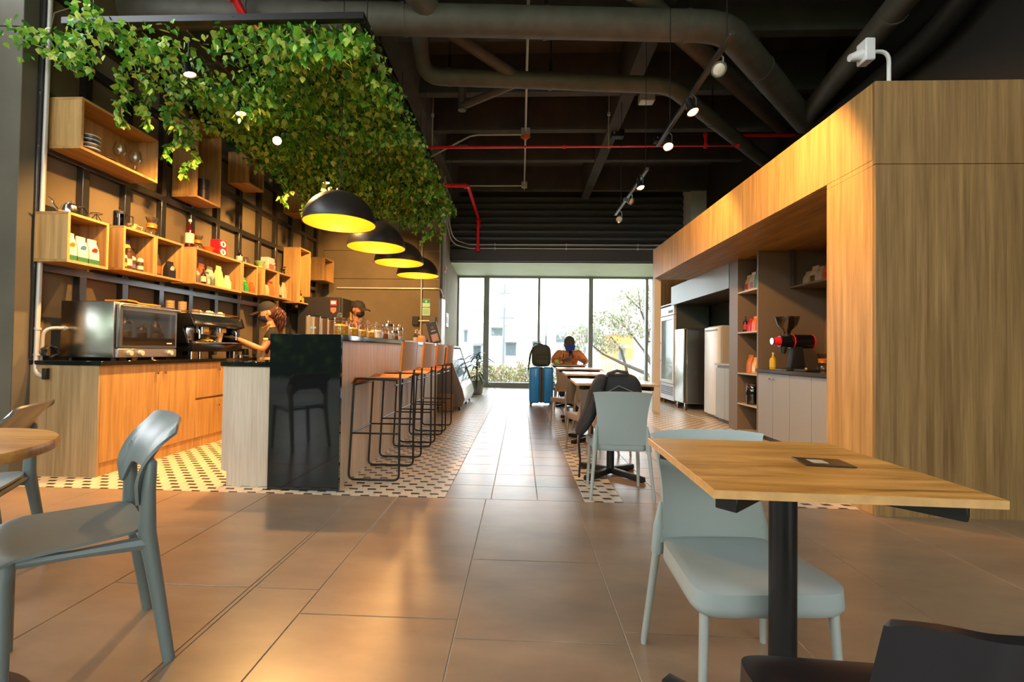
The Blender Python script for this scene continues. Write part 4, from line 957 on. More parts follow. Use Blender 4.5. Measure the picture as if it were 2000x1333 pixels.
bag('black coffee bag standing edge on in the black, cream and red box', -3.52, 5.995, zF, .05, .06, .17, '1d1b1a', S1)
bag('cream bag between the black and the red bags', -3.50, 6.075, zF, .085, .06, .165, 'd2b48a', S1, top='2b2522')
bag('red topped bag in the black, cream and red box', -3.50, 6.19, zF, .10, .06, .20, 'd6703a', S1, top='d42418')
bag('pale bag with a dark foot in the box beside the tall box', -3.50, 6.40, zF, .09, .06, .19, 'd5c6ac', S1, foot='2f3a38')
bag('taller pale bag beside the side panel of the tall box', -3.50, 6.545, zF, .085, .06, .235, 'd8c39a', S1)
bottle('small dark bottle at the foot of the tall oak box', -3.49, 7.02, zF, .030, .20, cm('2a1d14', .2), cm('b98a3a'), cm('2a1d14'))
jar('candle_jar', 'small amber jar beside the dark bottle in the tall oak box', 'jar', -3.50, 7.12, zF, .03, .075, cm('b8812c', .25), None, lid=cm('6a4a20', .4))
# upper boxes
zg = 2.556
for i, (y, lb) in enumerate(((3.80, 'wine glass nearer to the stacked cups in the highest oak box'), (3.96, 'wine glass closer to the far side panel of the highest oak box'))):
    t = thing('wine_glass', lb, 'glass', (-3.52, y, zg), 'glasses in the highest oak box')
    c = (-3.52, y, zg)
    obj('bowl', B().lathe([(.006, .085), (.035, .10), (.050, .135), (.046, .17), (.036, .215), (.0345, .215), (.044, .17), (.048, .135), (.033, .103), (.004, .09)], c, 24, True, True), thin_glass('goblet_glass', 'FFFFFF', .05), t)
    obj('stem', B().lathe([(.034, 0), (.034, .003), (.006, .008), (.005, .085)], c, 16), thin_glass('goblet_glass', 'FFFFFF', .05), t)
for k in range(4):
    t = thing('stacked_cup', ['lowest', 'second', 'third', 'topmost'][k] + ' dark patterned cup of the stack in the highest oak box', 'cup', (-3.50, 3.51, zg + .034 * k), 'stacked cups')
    obj('bowl', B().lathe([(.035, .0), (.055, .006), (.062, .03), (.059, .031), (.05, .01)], (-3.50, 3.51, zg + .034 * k), 20, True, True), cm('3a3330' if k % 2 == 0 else '6b625c', .35), t)
    obj('rim_band', B().lathe([(.0615, .022), (.0635, .027), (.0625, .032)], (-3.50, 3.51, zg + .034 * k), 20, False, False), cm('cfc6ba', .4), t)
t = thing('saucer', 'small glass saucer in front of the wine glasses', 'saucer', (-3.49, 3.67, zg))
obj('dish', B().lathe([(.03, 0), (.055, .008), (.058, .014), (.05, .012)], (-3.49, 3.67, zg), 20), thin_glass('goblet_glass', 'FFFFFF', .05), t)
obj('dark_wafer', B().lathe([(.045, .014), (.045, .02)], (-3.49, 3.67, zg), 16), cm('3b2c22'), t)
for k in range(2):
    z0 = 2.607 + k * .118
    t = thing('dark_tumbler', ('lower' if k == 0 else 'upper') + ' dark brown tumbler stacked in the upright oak box', 'cup', (-3.53, 4.86, z0), 'stacked tumblers')
    obj('vessel', B().lathe([(.05, 0), (.062, .115), (.058, .1155), (.045, .01)], (-3.53, 4.86, z0), 22), cm('3a2a24', .4), t)
    obj('base_ring', B().lathe([(.0505, 0.002), (.053, .012)], (-3.53, 4.86, z0), 22, False, False), cm('241a16', .4), t)
# on top of the lower row
zt = 2.016
t = thing('gooseneck_kettle', 'shiny gooseneck kettle on the box of white coffee bags', 'kettle', (-3.56, 3.42, zt))
obj('body', B().lathe([(.062, 0), (.066, .012), (.05, .075), (.035, .085)], (-3.56, 3.42, zt), 24), CHROME, t)
obj('lid', B().lathe([(.036, .085), (.03, .095), (.008, .1), (.011, .115), (.002, .12)], (-3.56, 3.42, zt), 18), CHROME, t)
obj('spout', B().tube([(-3.56, 3.36, zt + .02), (-3.56, 3.325, zt + .02), (-3.57, 3.305, zt + .05), (-3.58, 3.30, zt + .085), (-3.585, 3.275, zt + .10)], [.011, .009, .007, .006, .006], 8), CHROME, t)
obj('handle', B().tube([(-3.55, 3.465, zt + .08), (-3.55, 3.52, zt + .10), (-3.55, 3.56, zt + .06), (-3.55, 3.555, zt + .03)], .009, 8), BLACK_P, t)
t = thing('dripper_stand', 'thin wire dripper stand beside the shiny kettle', 'stand', (-3.52, 3.61, zt))
for k in range(3): obj('wire_foot', B().tube([(-3.52 + .05 * math.cos(k * 2.1), 3.60 + .04 * math.sin(k * 2.1), zt), (-3.52, 3.60, zt + .07)], .003, 5), BLACK_M, t)
obj('wire_ring', B().tube([(-3.52 + .045 * math.cos(a), 3.60 + .03 * math.sin(a), zt + .07) for a in [i * PI / 6 for i in range(12)]], .003, 5, True), BLACK_M, t)
zt = 2.041
t = thing('french_press', 'black framed coffee press on the jar box', 'coffee press', (-3.55, 3.85, zt))
obj('beaker', B().lathe([(.04, .004), (.04, .13)], (-3.55, 3.85, zt), 20), thin_glass('smoke_glass', '8a8078', .12), t)
obj('frame', B().lathe([(.044, 0), (.044, .01)], (-3.55, 3.85, zt), 20).lathe([(.044, .115), (.044, .13)], (-3.55, 3.85, zt), 20), BLACK_P, t)
for k in range(6): obj('frame_rod', B().cyl((-3.55 + .0435 * math.cos(k * PI / 3), 3.85 + .0435 * math.sin(k * PI / 3), zt), (-3.55 + .0435 * math.cos(k * PI / 3), 3.85 + .0435 * math.sin(k * PI / 3), zt + .13), .004, n=6), BLACK_P, t)
obj('lid', B().lathe([(.045, .13), (.042, .14), (.006, .146), (.006, .165), (.012, .17), (.004, .18)], (-3.55, 3.85, zt), 20), BLACK_P, t)
obj('handle', B().tube([(-3.51, 3.88, zt + .12), (-3.49, 3.92, zt + .11), (-3.49, 3.92, zt + .04), (-3.51, 3.885, zt + .02)], .006, 6), BLACK_P, t)
t = thing('glass_dripper', 'pale glass dripper with a little handle beside the coffee press', 'dripper', (-3.55, 3.98, zt))
obj('cone', B().lathe([(.02, .0), (.048, .055), (.045, .056), (.016, .004)], (-3.55, 3.98, zt + .008), 20), cm('cdb98e', .2), t)
obj('handle', B().tube([(-3.51, 4.0, zt + .05), (-3.485, 4.02, zt + .045), (-3.495, 4.02, zt + .02)], .004, 6), cm('cdb98e', .2), t)
obj('foot_plate', B().lathe([(.04, 0), (.04, .007)], (-3.55, 3.98, zt), 20), cm('d08a2a', .35), t)
def drip_carafe(label, x, y, z, s=1.0):
    t = thing('drip_carafe', label, 'carafe', (x, y, z))
    obj('flask', B().lathe([(.045 * s, 0), (.058 * s, .03 * s), (.05 * s, .065 * s), (.026 * s, .095 * s), (.028 * s, .115 * s), (.054 * s, .185 * s), (.052 * s, .186 * s), (.024 * s, .11 * s)], (x, y, z), 24, True, False), thin_glass('carafe_glass', 'F0E8DC', .10), t)
    obj('wooden_collar', B().lathe([(.030 * s, .082 * s), (.044 * s, .087 * s), (.040 * s, .102 * s), (.045 * s, .122 * s), (.034 * s, .132 * s)], (x, y, z), 20), cm('d9791c', .4), t)
    return t
drip_carafe('hourglass carafe with an orange collar over the three bag box', -3.55, 4.20, zt)
bottle('tall dark red bottle with a cream label on the longest box', -3.55, 4.70, 2.056, .042, .30, cm('451014', .15), cm('d8c5a0'), cm('d8cfc4'))
drip_carafe('smaller carafe with an amber collar beside the dark red bottle', -3.55, 4.83, 2.056, .85)
t = thing('orange_dripper', 'orange cone dripper lying on the longest box', 'dripper', (-3.53, 4.97, 2.056))
obj('cone', B().lathe([(.03, .012), (.062, .062), (.058, .062), (.026, .016)], (-3.53, 4.97, 2.056), 20), ORANGE, t)
obj('foot_plate', B().lathe([(.045, 0), (.045, .012)], (-3.53, 4.97, 2.056), 20), ORANGE, t)
for k in range(2):
    z0 = 2.056 + k * .092
    t = thing('filter_box', ('lower' if k == 0 else 'upper') + ' red filter box with a white oval on the longest box', 'box', (-3.53, 5.13, z0), 'red filter boxes')
    obj('carton', B().box(-3.585, -3.475, 5.07, 5.20, z0, z0 + .091, .002), RED, t)
    b = B().lathe([(.048, 0), (.048, .002)], (0, 0, 0), 24); b.xf(Matrix.Translation((-3.475, 5.135, z0 + .046)) @ Matrix.Rotation(PI / 2, 4, 'Y') @ Matrix.Scale(.72, 4, (1, 0, 0)))
    obj('oval_label', b, WHITE, t)
    obj('label_mark', B().box(-3.473, -3.471, 5.12, 5.15, z0 + .025, z0 + .065), cm('3f4a48' if k else '3f7a48'), t)
bottle('small black bottle on the narrow packet box', -3.55, 5.56, 2.061, .036, .16, cm('1a1412', .15), cm('c8a8a0'), cm('1a1412'))
t = thing('glass_server', 'small glass server with a thin handle beside the black bottle', 'jug', (-3.54, 5.68, 2.061))
obj('vessel', B().lathe([(.035, 0), (.042, .03), (.03, .08), (.033, .09)], (-3.54, 5.68, 2.061), 20), thin_glass('carafe_glass', 'F0E8DC', .10), t)
obj('handle', B().tube(arc((-3.54, 5.725, 2.106), .033, -80, 80, 8, 'yz'), .0035, 6), BLACK_P, t)
t = thing('green_dripper', 'pale green cone dripper near the tall oak box', 'dripper', (-3.53, 5.98, 2.076))
obj('cone', B().lathe([(.028, .012), (.068, .085), (.064, .086), (.022, .018)], (-3.53, 5.98, 2.076), 20), cm('8fae62', .3), t)
obj('foot_plate', B().lathe([(.04, 0), (.04, .012)], (-3.53, 5.98, 2.076), 20), cm('8fae62', .3), t)
t = thing('paper_pack', 'pink printed pack standing beside the pale green dripper', 'pack', (-3.55, 6.19, 2.076))
obj('carton', B().box(-3.60, -3.49, 6.11, 6.27, 2.076, 2.25, .003), cm('d9b6a8'), t)
obj('print_panel', B().box(-3.49, -3.488, 6.13, 6.25, 2.09, 2.16), cm('cf5a4a'), t)
bottle('little white capped bottle next to the pink printed pack', -3.53, 6.345, 2.076, .022, .13, cm('6a5430', .25), None, cm('e3dccc'))
t = thing('hand_grinder', 'little dark hand grinder standing against the tall oak box', 'grinder', (-3.53, 6.57, 2.076))
obj('body', B().lathe([(.032, 0), (.03, .05), (.02, .06), (.034, .075), (.03, .09)], (-3.53, 6.57, 2.076), 16), BLACK_P, t)
obj('crank', B().tube([(-3.53, 6.57, 2.166), (-3.53, 6.57, 2.19), (-3.53, 6.62, 2.195)], .005, 6).ell((-3.53, 6.625, 2.20), .013), BLACK_P, t)

# ---- oven and espresso machine on the back counter
zc = 0.8785
ov = thing('convection_oven', 'silver countertop oven with a glass door, beside the pier', 'oven', (-3.44, 3.81, zc))
obj('shell', B().box(-3.68, -3.235, 3.485, 4.13, zc + .02, zc + .475, .008, 2), STEEL, ov)
for x in (-3.63, -3.27):
    for y in (3.53, 4.08): obj('foot', B().cyl((x, y, zc), (x, y, zc + .022), .02, .017, 10), BLACK_P, ov)
od = obj('door', B().box(-3.234, -3.205, 3.50, 4.115, zc + .10, zc + .455, .006), mat('oven_door_grey', '60615f', .3, .6), ov)
obj('door_pane', B().box(-3.2045, -3.2025, 3.535, 4.09, zc + .125, zc + .41, .0005), mat('oven_glass', '23201d', .04, spec=.9), od)
obj('door_handle', B().tube([(-3.205, 3.53, zc + .442), (-3.165, 3.53, zc + .445), (-3.165, 4.09, zc + .445), (-3.205, 4.09, zc + .442)], .010, 10), CHROME, od)
obj('door_mark', B().box(-3.2025, -3.2018, 3.99, 4.05, zc + .14, zc + .15), WHITE, od)
cp = obj('control_panel', B().box(-3.234, -3.208, 3.50, 4.115, zc + .024, zc + .095, .003), mat('panel_steel', 'a8a29a', .3, .8), ov)
for y in (3.60, 3.71, 4.03): obj('knob', B().cyl((-3.208, y, zc + .06), (-3.182, y, zc + .06), .024, .020, 16), mat('knob_cream', 'cbbfae', .4), cp)
t = solo('folded_cloth', B().shell(lambda u, v: (-3.34 - .20 * u, 3.72 + .36 * v, zc + .492 + .008 * math.sin(9 * v) * math.sin(5 * u) + .012 * (v < .3)), 8, 12, .012), cm('d98a18', .9), 'orange folded cloth lying on top of the silver oven', 'cloth', origin=(-3.44, 3.9, zc + .48))
solo('coil_of_cable', (lambda b: b)(B()).tube([(-3.66 + .02 * math.sin(i * 1.7), 3.395 + .05 * math.cos(i * .9), zc + .045 + .055 * math.sin(i * .9) + .006 * (i % 7)) for i in range(70)], .008, 6), BLACK_P, 'tangle of black cable hanging at the end of the oven worktop', 'cable', origin=(-3.66, 3.39, zc))
t = thing('supply_hose', 'pale bent hose rising behind the cable tangle to the oven', 'hose', (-3.68, 3.38, zc))
obj('hose', B().tube([(-3.70, 3.36, .87), (-3.70, 3.37, 1.0)] + bend((-3.70, 3.37, 1.0), (-3.70, 3.37, 1.13), (-3.62, 3.44, 1.13), .08) + [(-3.62, 3.44, 1.13), (-3.62, 3.484, 1.13)], .014, 8), CONDUIT, t)
obj('collar', B().cyl((-3.62, 3.452, 1.13), (-3.62, 3.464, 1.13), .02, n=10), CONDUIT, t)
# espresso machine
em = thing('espresso_machine', 'black and chrome espresso machine with cups on top', 'coffee machine', (-3.46, 4.72, zc))
for x in (-3.66, -3.26):
    for y in (4.38, 5.05): obj('foot', B().cyl((x, y, zc), (x, y, zc + .075), .018, n=10), CHROME, em)
obj('base', B().box(-3.70, -3.20, 4.32, 5.11, zc + .07, zc + .155, .010, 2), mat('machine_black', '1c1c1e', .22, .4), em)
obj('drip_tray', B().box(-3.40, -3.195, 4.36, 5.07, zc + .156, zc + .166, .003), CHROME, em)
for k in range(9): obj('tray_bar', B().box(-3.39, -3.205, 4.385 + k * .08, 4.40 + k * .08, zc + .167, zc + .171), STEEL, em)
obj('back_body', B().box(-3.70, -3.42, 4.33, 5.10, zc + .156, zc + .44, .008), mat('machine_black', '1c1c1e', .22, .4), em)
obj('splash_panel', B().box(-3.418, -3.412, 4.42, 5.02, zc + .17, zc + .31), mat('mirror_steel', 'cfd2d6', .08, 1.0), em)
obj('side_panel', B().prism([(-3.70, zc + .15), (-3.24, zc + .15), (-3.30, zc + .31), (-3.19, zc + .34), (-3.22, zc + .445), (-3.70, zc + .445)], 'y', 4.30, 4.33, .003), mat('machine_black', '1c1c1e', .22, .4), em)
obj('side_panel', B().prism([(-3.70, zc + .15), (-3.24, zc + .15), (-3.30, zc + .31), (-3.19, zc + .34), (-3.22, zc + .445), (-3.70, zc + .445)], 'y', 5.10, 5.13, .003), mat('machine_black', '1c1c1e', .22, .4), em)
hd = obj('head_panel', B().prism([(-3.43, zc + .31), (-3.21, zc + .325), (-3.19, zc + .345), (-3.225, zc + .44), (-3.43, zc + .44)], 'y', 4.335, 5.095, .002), mat('head_blue_black', '33404c', .18, .7), em)
for k in range(8): obj('letter_mark', B().box(-3.2045, -3.2005, 4.62 + k * .028, 4.638 + k * .028, zc + .362, zc + .374), WHITE, hd)
for k in range(5): obj('letter_mark', B().box(-3.2045, -3.2005, 4.86 + k * .028, 4.878 + k * .028, zc + .362, zc + .374), WHITE, hd)
for y in (4.58, 4.86):
    g = obj('group_head', B().cyl((-3.30, y, zc + .25), (-3.30, y, zc + .325), .04, .045, 18), CHROME, em)
    obj('button_plate', B().box(-3.262, -3.256, y - .04, y + .04, zc + .275, zc + .318), mat('key_yellow', 'd9b23a', .4), g)
    obj('filter_holder', B().cyl((-3.30, y, zc + .215), (-3.30, y, zc + .25), .034, .037, 16).tube([(-3.27, y, zc + .235), (-3.20, y, zc + .23), (-3.14, y, zc + .215)], [.008, .012, .013], 8), BLACK_P, g)
for y in (4.43, 5.02): obj('steam_wand', B().tube([(-3.25, y, zc + .32), (-3.22, y, zc + .28), (-3.22, y, zc + .20)], .006, 6), CHROME, em)
obj('cup_rail', B().tube([(-3.68, 4.34, zc + .47), (-3.24, 4.34, zc + .47), (-3.24, 5.09, zc + .47), (-3.68, 5.09, zc + .47)], .006, 6), mat('rail_brass', 'c79a4a', .3, .9), em)
obj('cup_tray', B().box(-3.69, -3.235, 4.34, 5.09, zc + .446, zc + .452), STEEL, em)
zu = zc + .453
KRAFT = cm('cda877', .6); CREAM = cm('dccab0', .35)
for i, (x, y, h, lb) in enumerate(((-3.50, 4.39, .145, 'kraft cup tower nearest the oven on the espresso machine'), (-3.45, 4.49, .135, 'second kraft cup tower on the espresso machine'), (-3.36, 4.56, .075, 'short kraft cup tower on the espresso machine'))):
    t = thing('paper_cup_tower', lb, 'cup', (x, y, zu), 'cup towers on the machine')
    for k in range(int(h / .025)): obj('cup_rim', B().lathe([(.036, .0), (.039, .022), (.041, .024), (.036, .0245)], (x, y, zu + .025 * k), 18), KRAFT, t)
for i, (x, y) in enumerate(((-3.40, 4.66), (-3.36, 4.755), (-3.40, 4.85), (-3.36, 4.94), (-3.42, 5.02))):
    t = thing('espresso_cup', ['cream upturned cup right beside the short cup tower', 'cream upturned cup, second from the short cup tower', 'cream upturned cup, third from the short cup tower', 'cream upturned cup, fourth from the short cup tower', 'cream upturned cup closest to the barista'][i], 'cup', (x, y, zu), 'upturned cups on the machine')
    obj('bowl', B().lathe([(.042, 0), (.040, .02), (.028, .045), (.02, .05), (.02, .055)], (x, y, zu), 18), CREAM, t)
    obj('handle', B().tube(arc((x + .042, y, zu + .022), .014, -90, 90, 6), .004, 6), CREAM, t)
t = thing('paper_cup', 'kraft paper cup standing on the drip tray under the group head', 'cup', (-3.27, 4.80, zc + .172))
obj('cup', B().lathe([(.026, 0), (.038, .095), (.04, .097), (.035, .0975)], (-3.27, 4.80, zc + .172), 20), KRAFT, t)
obj('rim', B().lathe([(.0385, .094), (.041, .0965), (.0385, .099)], (-3.27, 4.80, zc + .172), 20, False, False), cm('e3d2b4'), t)
t = thing('tamped_cloth', 'crumpled yellow cloth on the drip tray beside the paper cup', 'cloth', (-3.28, 4.60, zc + .172))
obj('cloth', B().shell(lambda u, v: (-3.34 + .11 * u, 4.55 + .15 * v, zc + .178 + .03 * math.sin(PI * u) * math.sin(PI * v) + .006 * math.sin(17 * v + 9 * u)), 8, 10, .005), cm('d79a22', .9), t)
for i, (x, y, r, h, c, lb) in enumerate(((-3.26, 5.26, .035, .10, '2a2624', 'dark knock tub beside the espresso machine'), (-3.33, 5.40, .03, .07, 'b9b4aa', 'small steel pitcher in front of the barista'), (-3.25, 5.55, .04, .05, '4a2a1c', 'low brown tub on the worktop before the barista'), (-3.42, 5.22, .04, .12, '332a26', 'taller dark tub behind the knock tub'))):
    t = thing('worktop_tub', lb, 'tub', (x, y, zc), 'little tubs by the espresso machine')
    obj('tub', B().lathe([(r * .9, 0), (r, h), (r * .92, h), (r * .8, .01)], (x, y, zc), 18), cm(c, .3, metal=.3) if c != 'b9b4aa' else CHROME, t)
    obj('rim', B().tube([(x + r * math.cos(a), y + r * math.sin(a), zc + h) for a in [k * PI / 8 for k in range(16)]], .003, 5, True), CHROME, t)
t = thing('portafilter', 'spare portafilter lying on the worktop by the knock tub', 'portafilter', (-3.24, 5.12, zc))
obj('basket', B().cyl((-3.25, 5.155, zc), (-3.25, 5.155, zc + .03), .032, n=16), CHROME, t)
obj('grip', B().tube([(-3.22, 5.16, zc + .02), (-3.17, 5.20, zc + .018)], [.009, .013], 8), BLACK_P, t)

# ---- jars along the bar
zb = 1.0985
WOODC = mat('canister_copper', 'c58a52', .3, .35)
for i, (x, y, r, h) in enumerate(((-1.60, 3.44, .053, .145), (-1.60, 3.58, .053, .142), (-1.60, 3.71, .053, .14))):
    t = thing('canister', ['copper toned canister nearest the stone end of the bar', 'copper toned canister, second from the stone end of the bar', 'copper toned canister next to the first jar of snacks'][i], 'canister', (x, y, zb), 'copper toned canisters on the bar')
    obj('can', B().lathe([(r, 0), (r, h)], (x, y, zb), 28), WOODC, t)
    obj('rim', B().lathe([(r * 1.0, h - .004), (r * 1.03, h), (r * .98, h + .004), (r * .2, h + .002)], (x, y, zb), 28, False, True), CHROME, t)
    if i == 0: obj('name_plate', B().box(-.02, .02, -.0015, 0, .05, .065).xf(Matrix.Translation((x, y, zb)) @ Matrix.Rotation(math.radians(24), 4, 'Z') @ Matrix.Translation((0, -r - .0005, 0))), cm('e5d6bd'), t)
SNACK = mat('orange_snacks', 'f0a828', .6, noise=(60, .35)); NUT = mat('dark_snacks', '8a4a1c', .6, noise=(60, .3)); WHITE_S = mat('pale_snacks', 'd8cfc0', .6, noise=(50, .15))
JL = ['first glass jar of orange snacks, right beside the canisters', 'second glass jar of orange snacks on the bar', 'third glass jar of orange snacks on the bar', 'glass jar of mixed orange and dark snacks', 'glass jar with a plain white label in the middle of the bar', 'glass jar of dark brown snacks past the white label', 'glass jar of pale biscuits beside the small jars', 'small glass jar of wrapped sweets', 'small glass jar closest to the pump bottles']
JX = [(3.90, .085, .135, SNACK, .8), (4.16, .08, .125, SNACK, .75), (4.40, .078, .12, SNACK, .7), (4.64, .078, .12, SNACK, .65), (4.90, .07, .115, WHITE_S, .9), (5.14, .07, .12, NUT, .7), (5.36, .065, .17, WHITE_S, .5), (5.60, .06, .10, NUT, .7), (5.82, .055, .15, WHITE_S, .4)]
for lb, (y, r, h, f_, fh) in zip(JL, JX):
    jar('snack_jar', lb, 'jar', -1.58, y, zb, r, h, thin_glass('jar_glass', 'FFFFFF', .05), f_, fh, CHROME if y > 5.2 else thin_glass('jar_glass', 'FFFFFF', .05), thin_glass('jar_glass', 'FFFFFF', .05) if y < 5.2 else CHROME, 'snack jars along the bar', cm('d6d4ce') if 4.8 < y < 5.0 else None)
for i, (y, lb) in enumerate(((6.42, 'clear pump bottle on the bar closer to the snack jars'), (6.64, 'clear pump bottle on the bar next to the menu stand'))):
    bottle(lb, -1.50, y, zb, .032, .15, thin_glass('bottle_glass', 'E8E4DC', .12), cm('d8c8b0'), cm('e2d8c2'), 'pump bottles', True)
t = thing('card_tray', 'orange box of small cards in front of the pump bottles', 'box', (-1.42, 6.45, zb))
obj('tray', B().box(-1.47, -1.37, 6.38, 6.52, zb, zb + .07, .003), cm('e0913a'), t)
obj('cards', B().box(-1.455, -1.385, 6.39, 6.51, zb + .071, zb + .10, .002), cm('e9b878'), t)
t = thing('card_tray', 'brown box with orange sachets beside the menu stand', 'box', (-1.45, 6.75, zb))
obj('tray', B().box(-1.50, -1.40, 6.68, 6.83, zb, zb + .05, .003), cm('8a4e26'), t)
obj('sachets', B().box(-1.49, -1.41, 6.69, 6.82, zb + .051, zb + .085, .006), cm('e07a24'), t)
t = thing('menu_stand', 'black slanted menu board at the far end of the bar', 'menu board', (-1.35, 6.95, zb))
q = Matrix.Translation((-1.34, 6.98, zb)) @ Matrix.Rotation(math.radians(8), 4, 'Z') @ Matrix.Rotation(math.radians(14), 4, 'Y') @ Matrix.Rotation(math.radians(0), 4, 'X')
q = Matrix.Translation((-1.30, 6.98, zb + .002)) @ Matrix.Rotation(math.radians(-16), 4, 'Y')
obj('board', B().box(-.08, .08, -.006, .006, 0, .33, .002, M=q), cm('16161c', .35), t)
obj('printed_panel', B().box(-.055, .055, -.0075, -.006, .03, .15, M=q), cm('a07a66'), t)
obj('round_mark', B().cyl(q @ Vector((0, -.0075, .25)), q @ Vector((0, -.006, .25)), .025, n=16), cm('4c4c54'), t)
for k in range(4): obj('print_line', B().box(-.045, .045 - .01 * (k % 2), -.0085, -.0075, .125 - k * .024, .132 - k * .024, M=q), cm('d8c2ac'), t)
obj('title_line', B().box(-.035, .035, -.0075, -.006, .19, .205, M=q), cm('b8b4ac'), t)

# ---- grinder niche goods
zn = 0.831
gr = thing('coffee_grinder', 'black coffee grinder with red rings and a clear hopper in the niche', 'grinder', (3.15, 5.05, zn))
gx, gy = 3.005, 5.12
obj('base', B().box(gx - .12, gx + .13, gy - .09, gy + .09, zn, zn + .02, .005), BLACK_P, gr)
obj('column', B().prism([(gx - .075, zn + .02), (gx + .085, zn + .02), (gx + .055, zn + .26), (gx - .035, zn + .26)], 'y', gy - .05, gy + .05, .008), BLACK_P, gr)
obj('motor', B().cyl((gx - .06, gy, zn + .315), (gx + .17, gy, zn + .315), .075, n=28), mat('grinder_black', '131215', .25), gr)
for x in (gx - .045, gx + .165): obj('red_ring', B().cyl((gx * 0 + x, gy, zn + .315), (x + .014, gy, zn + .315), .0775, n=28), RED, gr)
obj('burr_housing', B().cyl((gx - .17, gy, zn + .315), (gx - .06, gy, zn + .315), .06, .068, 24), mat('grinder_black', '131215', .25), gr)
obj('dial', B().cyl((gx - .235, gy, zn + .315), (gx - .17, gy, zn + .315), .035, .05, 20), RED, gr)
obj('dial_face', B().cyl((gx - .25, gy, zn + .315), (gx - .235, gy, zn + .315), .036, n=20), CHROME, gr)
obj('spout', B().cyl((gx - .13, gy, zn + .18), (gx - .12, gy, zn + .27), .028, .036, 14), BLACK_P, gr)
hp = obj('hopper', B().lathe([(.03, .0), (.045, .05), (.10, .11), (.125, .20), (.122, .20), (.095, .112), (.038, .05)], (gx - .09, gy, zn + .385), 28, False, False), thin_glass('hopper_glass', 'a89a98', .14), gr)
obj('neck', B().cyl((gx - .09, gy, zn + .36), (gx - .09, gy, zn + .40), .04, .034, 16), BLACK_P, gr)
obj('beans', B().lathe([(.02, .01), (.034, .05), (.05, .065), (.01, .075)], (gx - .09, gy, zn + .385), 16), cm('3a2212', .6), hp)
bottle('yellow square bottle with a thin neck beside the grinder', 2.90, 5.36, zn, .035, .19, cm('c6a022', .2), cm('d8b63a'), cm('c8b8a0'))
drip_carafe('carafe with an amber collar between the grinder and the oak block', 3.26, 5.06, zn, 1.0)
t = thing('filter_stack', 'pale stack of paper filters beside the carafe in the niche', 'filter', (3.36, 4.98, zn))
obj('stack', B().lathe([(.05, 0), (.075, .05), (.07, .055), (.04, .04)], (3.36, 4.98, zn), 20), cm('d9c08a'), t)
obj('lowest_filter', B().lathe([(.055, .0), (.08, .012)], (3.36, 4.98, zn), 20), cm('e4d2a4'), t)
t = thing('scale', 'flat black scale with a spoon on the niche worktop', 'scale', (2.98, 4.72, zn))
obj('body', B().box(2.84, 2.98, 4.66, 4.86, zn, zn + .022, .004), BLACK_P, t)
obj('spoon', B().tube([(2.86, 4.69, zn + .03), (2.93, 4.82, zn + .032)], [.012, .005], 6), cm('c9a46e'), t)
t = thing('spill_tray', 'thin dark tray under the grinder spout', 'tray', (2.95, 5.06, zn))
obj('tray', B().box(2.82, 2.872, 4.96, 5.18, zn, zn + .012, .004), BLACK_P, t)
obj('steel_rim', B().box(2.818, 2.874, 4.958, 5.182, zn + .004, zn + .007), CHROME, t)
S2 = 'bags on the niche shelf'
zs = 1.813
for y, w, h, c, p, lb in ((5.43, .10, .16, 'c2a680', None, 'plain kraft bag at the far end of the niche shelf'), (5.30, .12, .20, 'cdb48c', '6a4524', 'kraft bag with a brown label on the niche shelf'), (5.19, .08, .18, 'bda98a', None, 'slim grey kraft bag on the niche shelf'), (5.08, .11, .20, 'd0662a', 'c04a24', 'orange bag on the niche shelf'), (4.96, .11, .22, '4f8a2e', '3a6a24', 'green bag on the niche shelf against the oak block')):
    bag(lb, 3.34, y, zs, w, .08, h, c, S2, f=-1, patch=p)
S3 = 'goods on the narrow shelving'
for z, items in ((1.806, [(5.97, .11, .21, 'd8b48a', 'c0401e', 'cream bag with a red mark at the far end of the top narrow shelf'), (5.85, .11, .23, 'dcb890', 'b83a20', 'second cream bag with a red mark on the top narrow shelf'), (5.74, .09, .26, '1f8a72', None, 'teal bag on the top narrow shelf'), (5.65, .07, .24, 'd4c4a0', None, 'pale bag half hidden at the near end of the top narrow shelf')]),
                 (1.286, [(5.92, .10, .17, 'c42a22', None, 'red bag on the second narrow shelf'), (5.80, .10, .19, 'e0702a', None, 'orange bag on the second narrow shelf'), (5.67, .10, .20, 'e2a032', None, 'amber bag on the second narrow shelf')]),
                 (0.761, [(5.92, .11, .23, 'd47a2a', None, 'tall orange bag on the third narrow shelf'), (5.79, .10, .20, 'e2a444', 'f0e4c8', 'yellow bag with a pale label on the third narrow shelf'), (5.67, .09, .24, 'e4d8c0', 'c05a3a', 'white bag with a coral label on the third narrow shelf')])):
    for y, w, h, c, p, lb in items: bag(lb, 2.93, y, z, w, .07, h, c, S3, f=-1, patch=p)
bottle('dark violet bottle at the far end of the second narrow shelf', 2.90, 6.01, 1.286, .03, .20, cm('2c1a30', .25), cm('a8342c'), cm('1c1418'), S3)
t = jar('coffee_jar', 'dark glass jar of beans on the fourth narrow shelf', 'jar', 2.92, 5.86, .371, .075, .23, thin_glass('smoke_glass', '8a8078', .12), cm('2c1c12', .6), .8, BLACK_P, None, S3)
jar('coffee_jar', 'slim grey jar behind the dark jar of beans', 'jar', 2.95, 5.70, .371, .05, .25, cm('5a5e60', .3), None, 0, cm('a8a8a4', .4), None, S3)
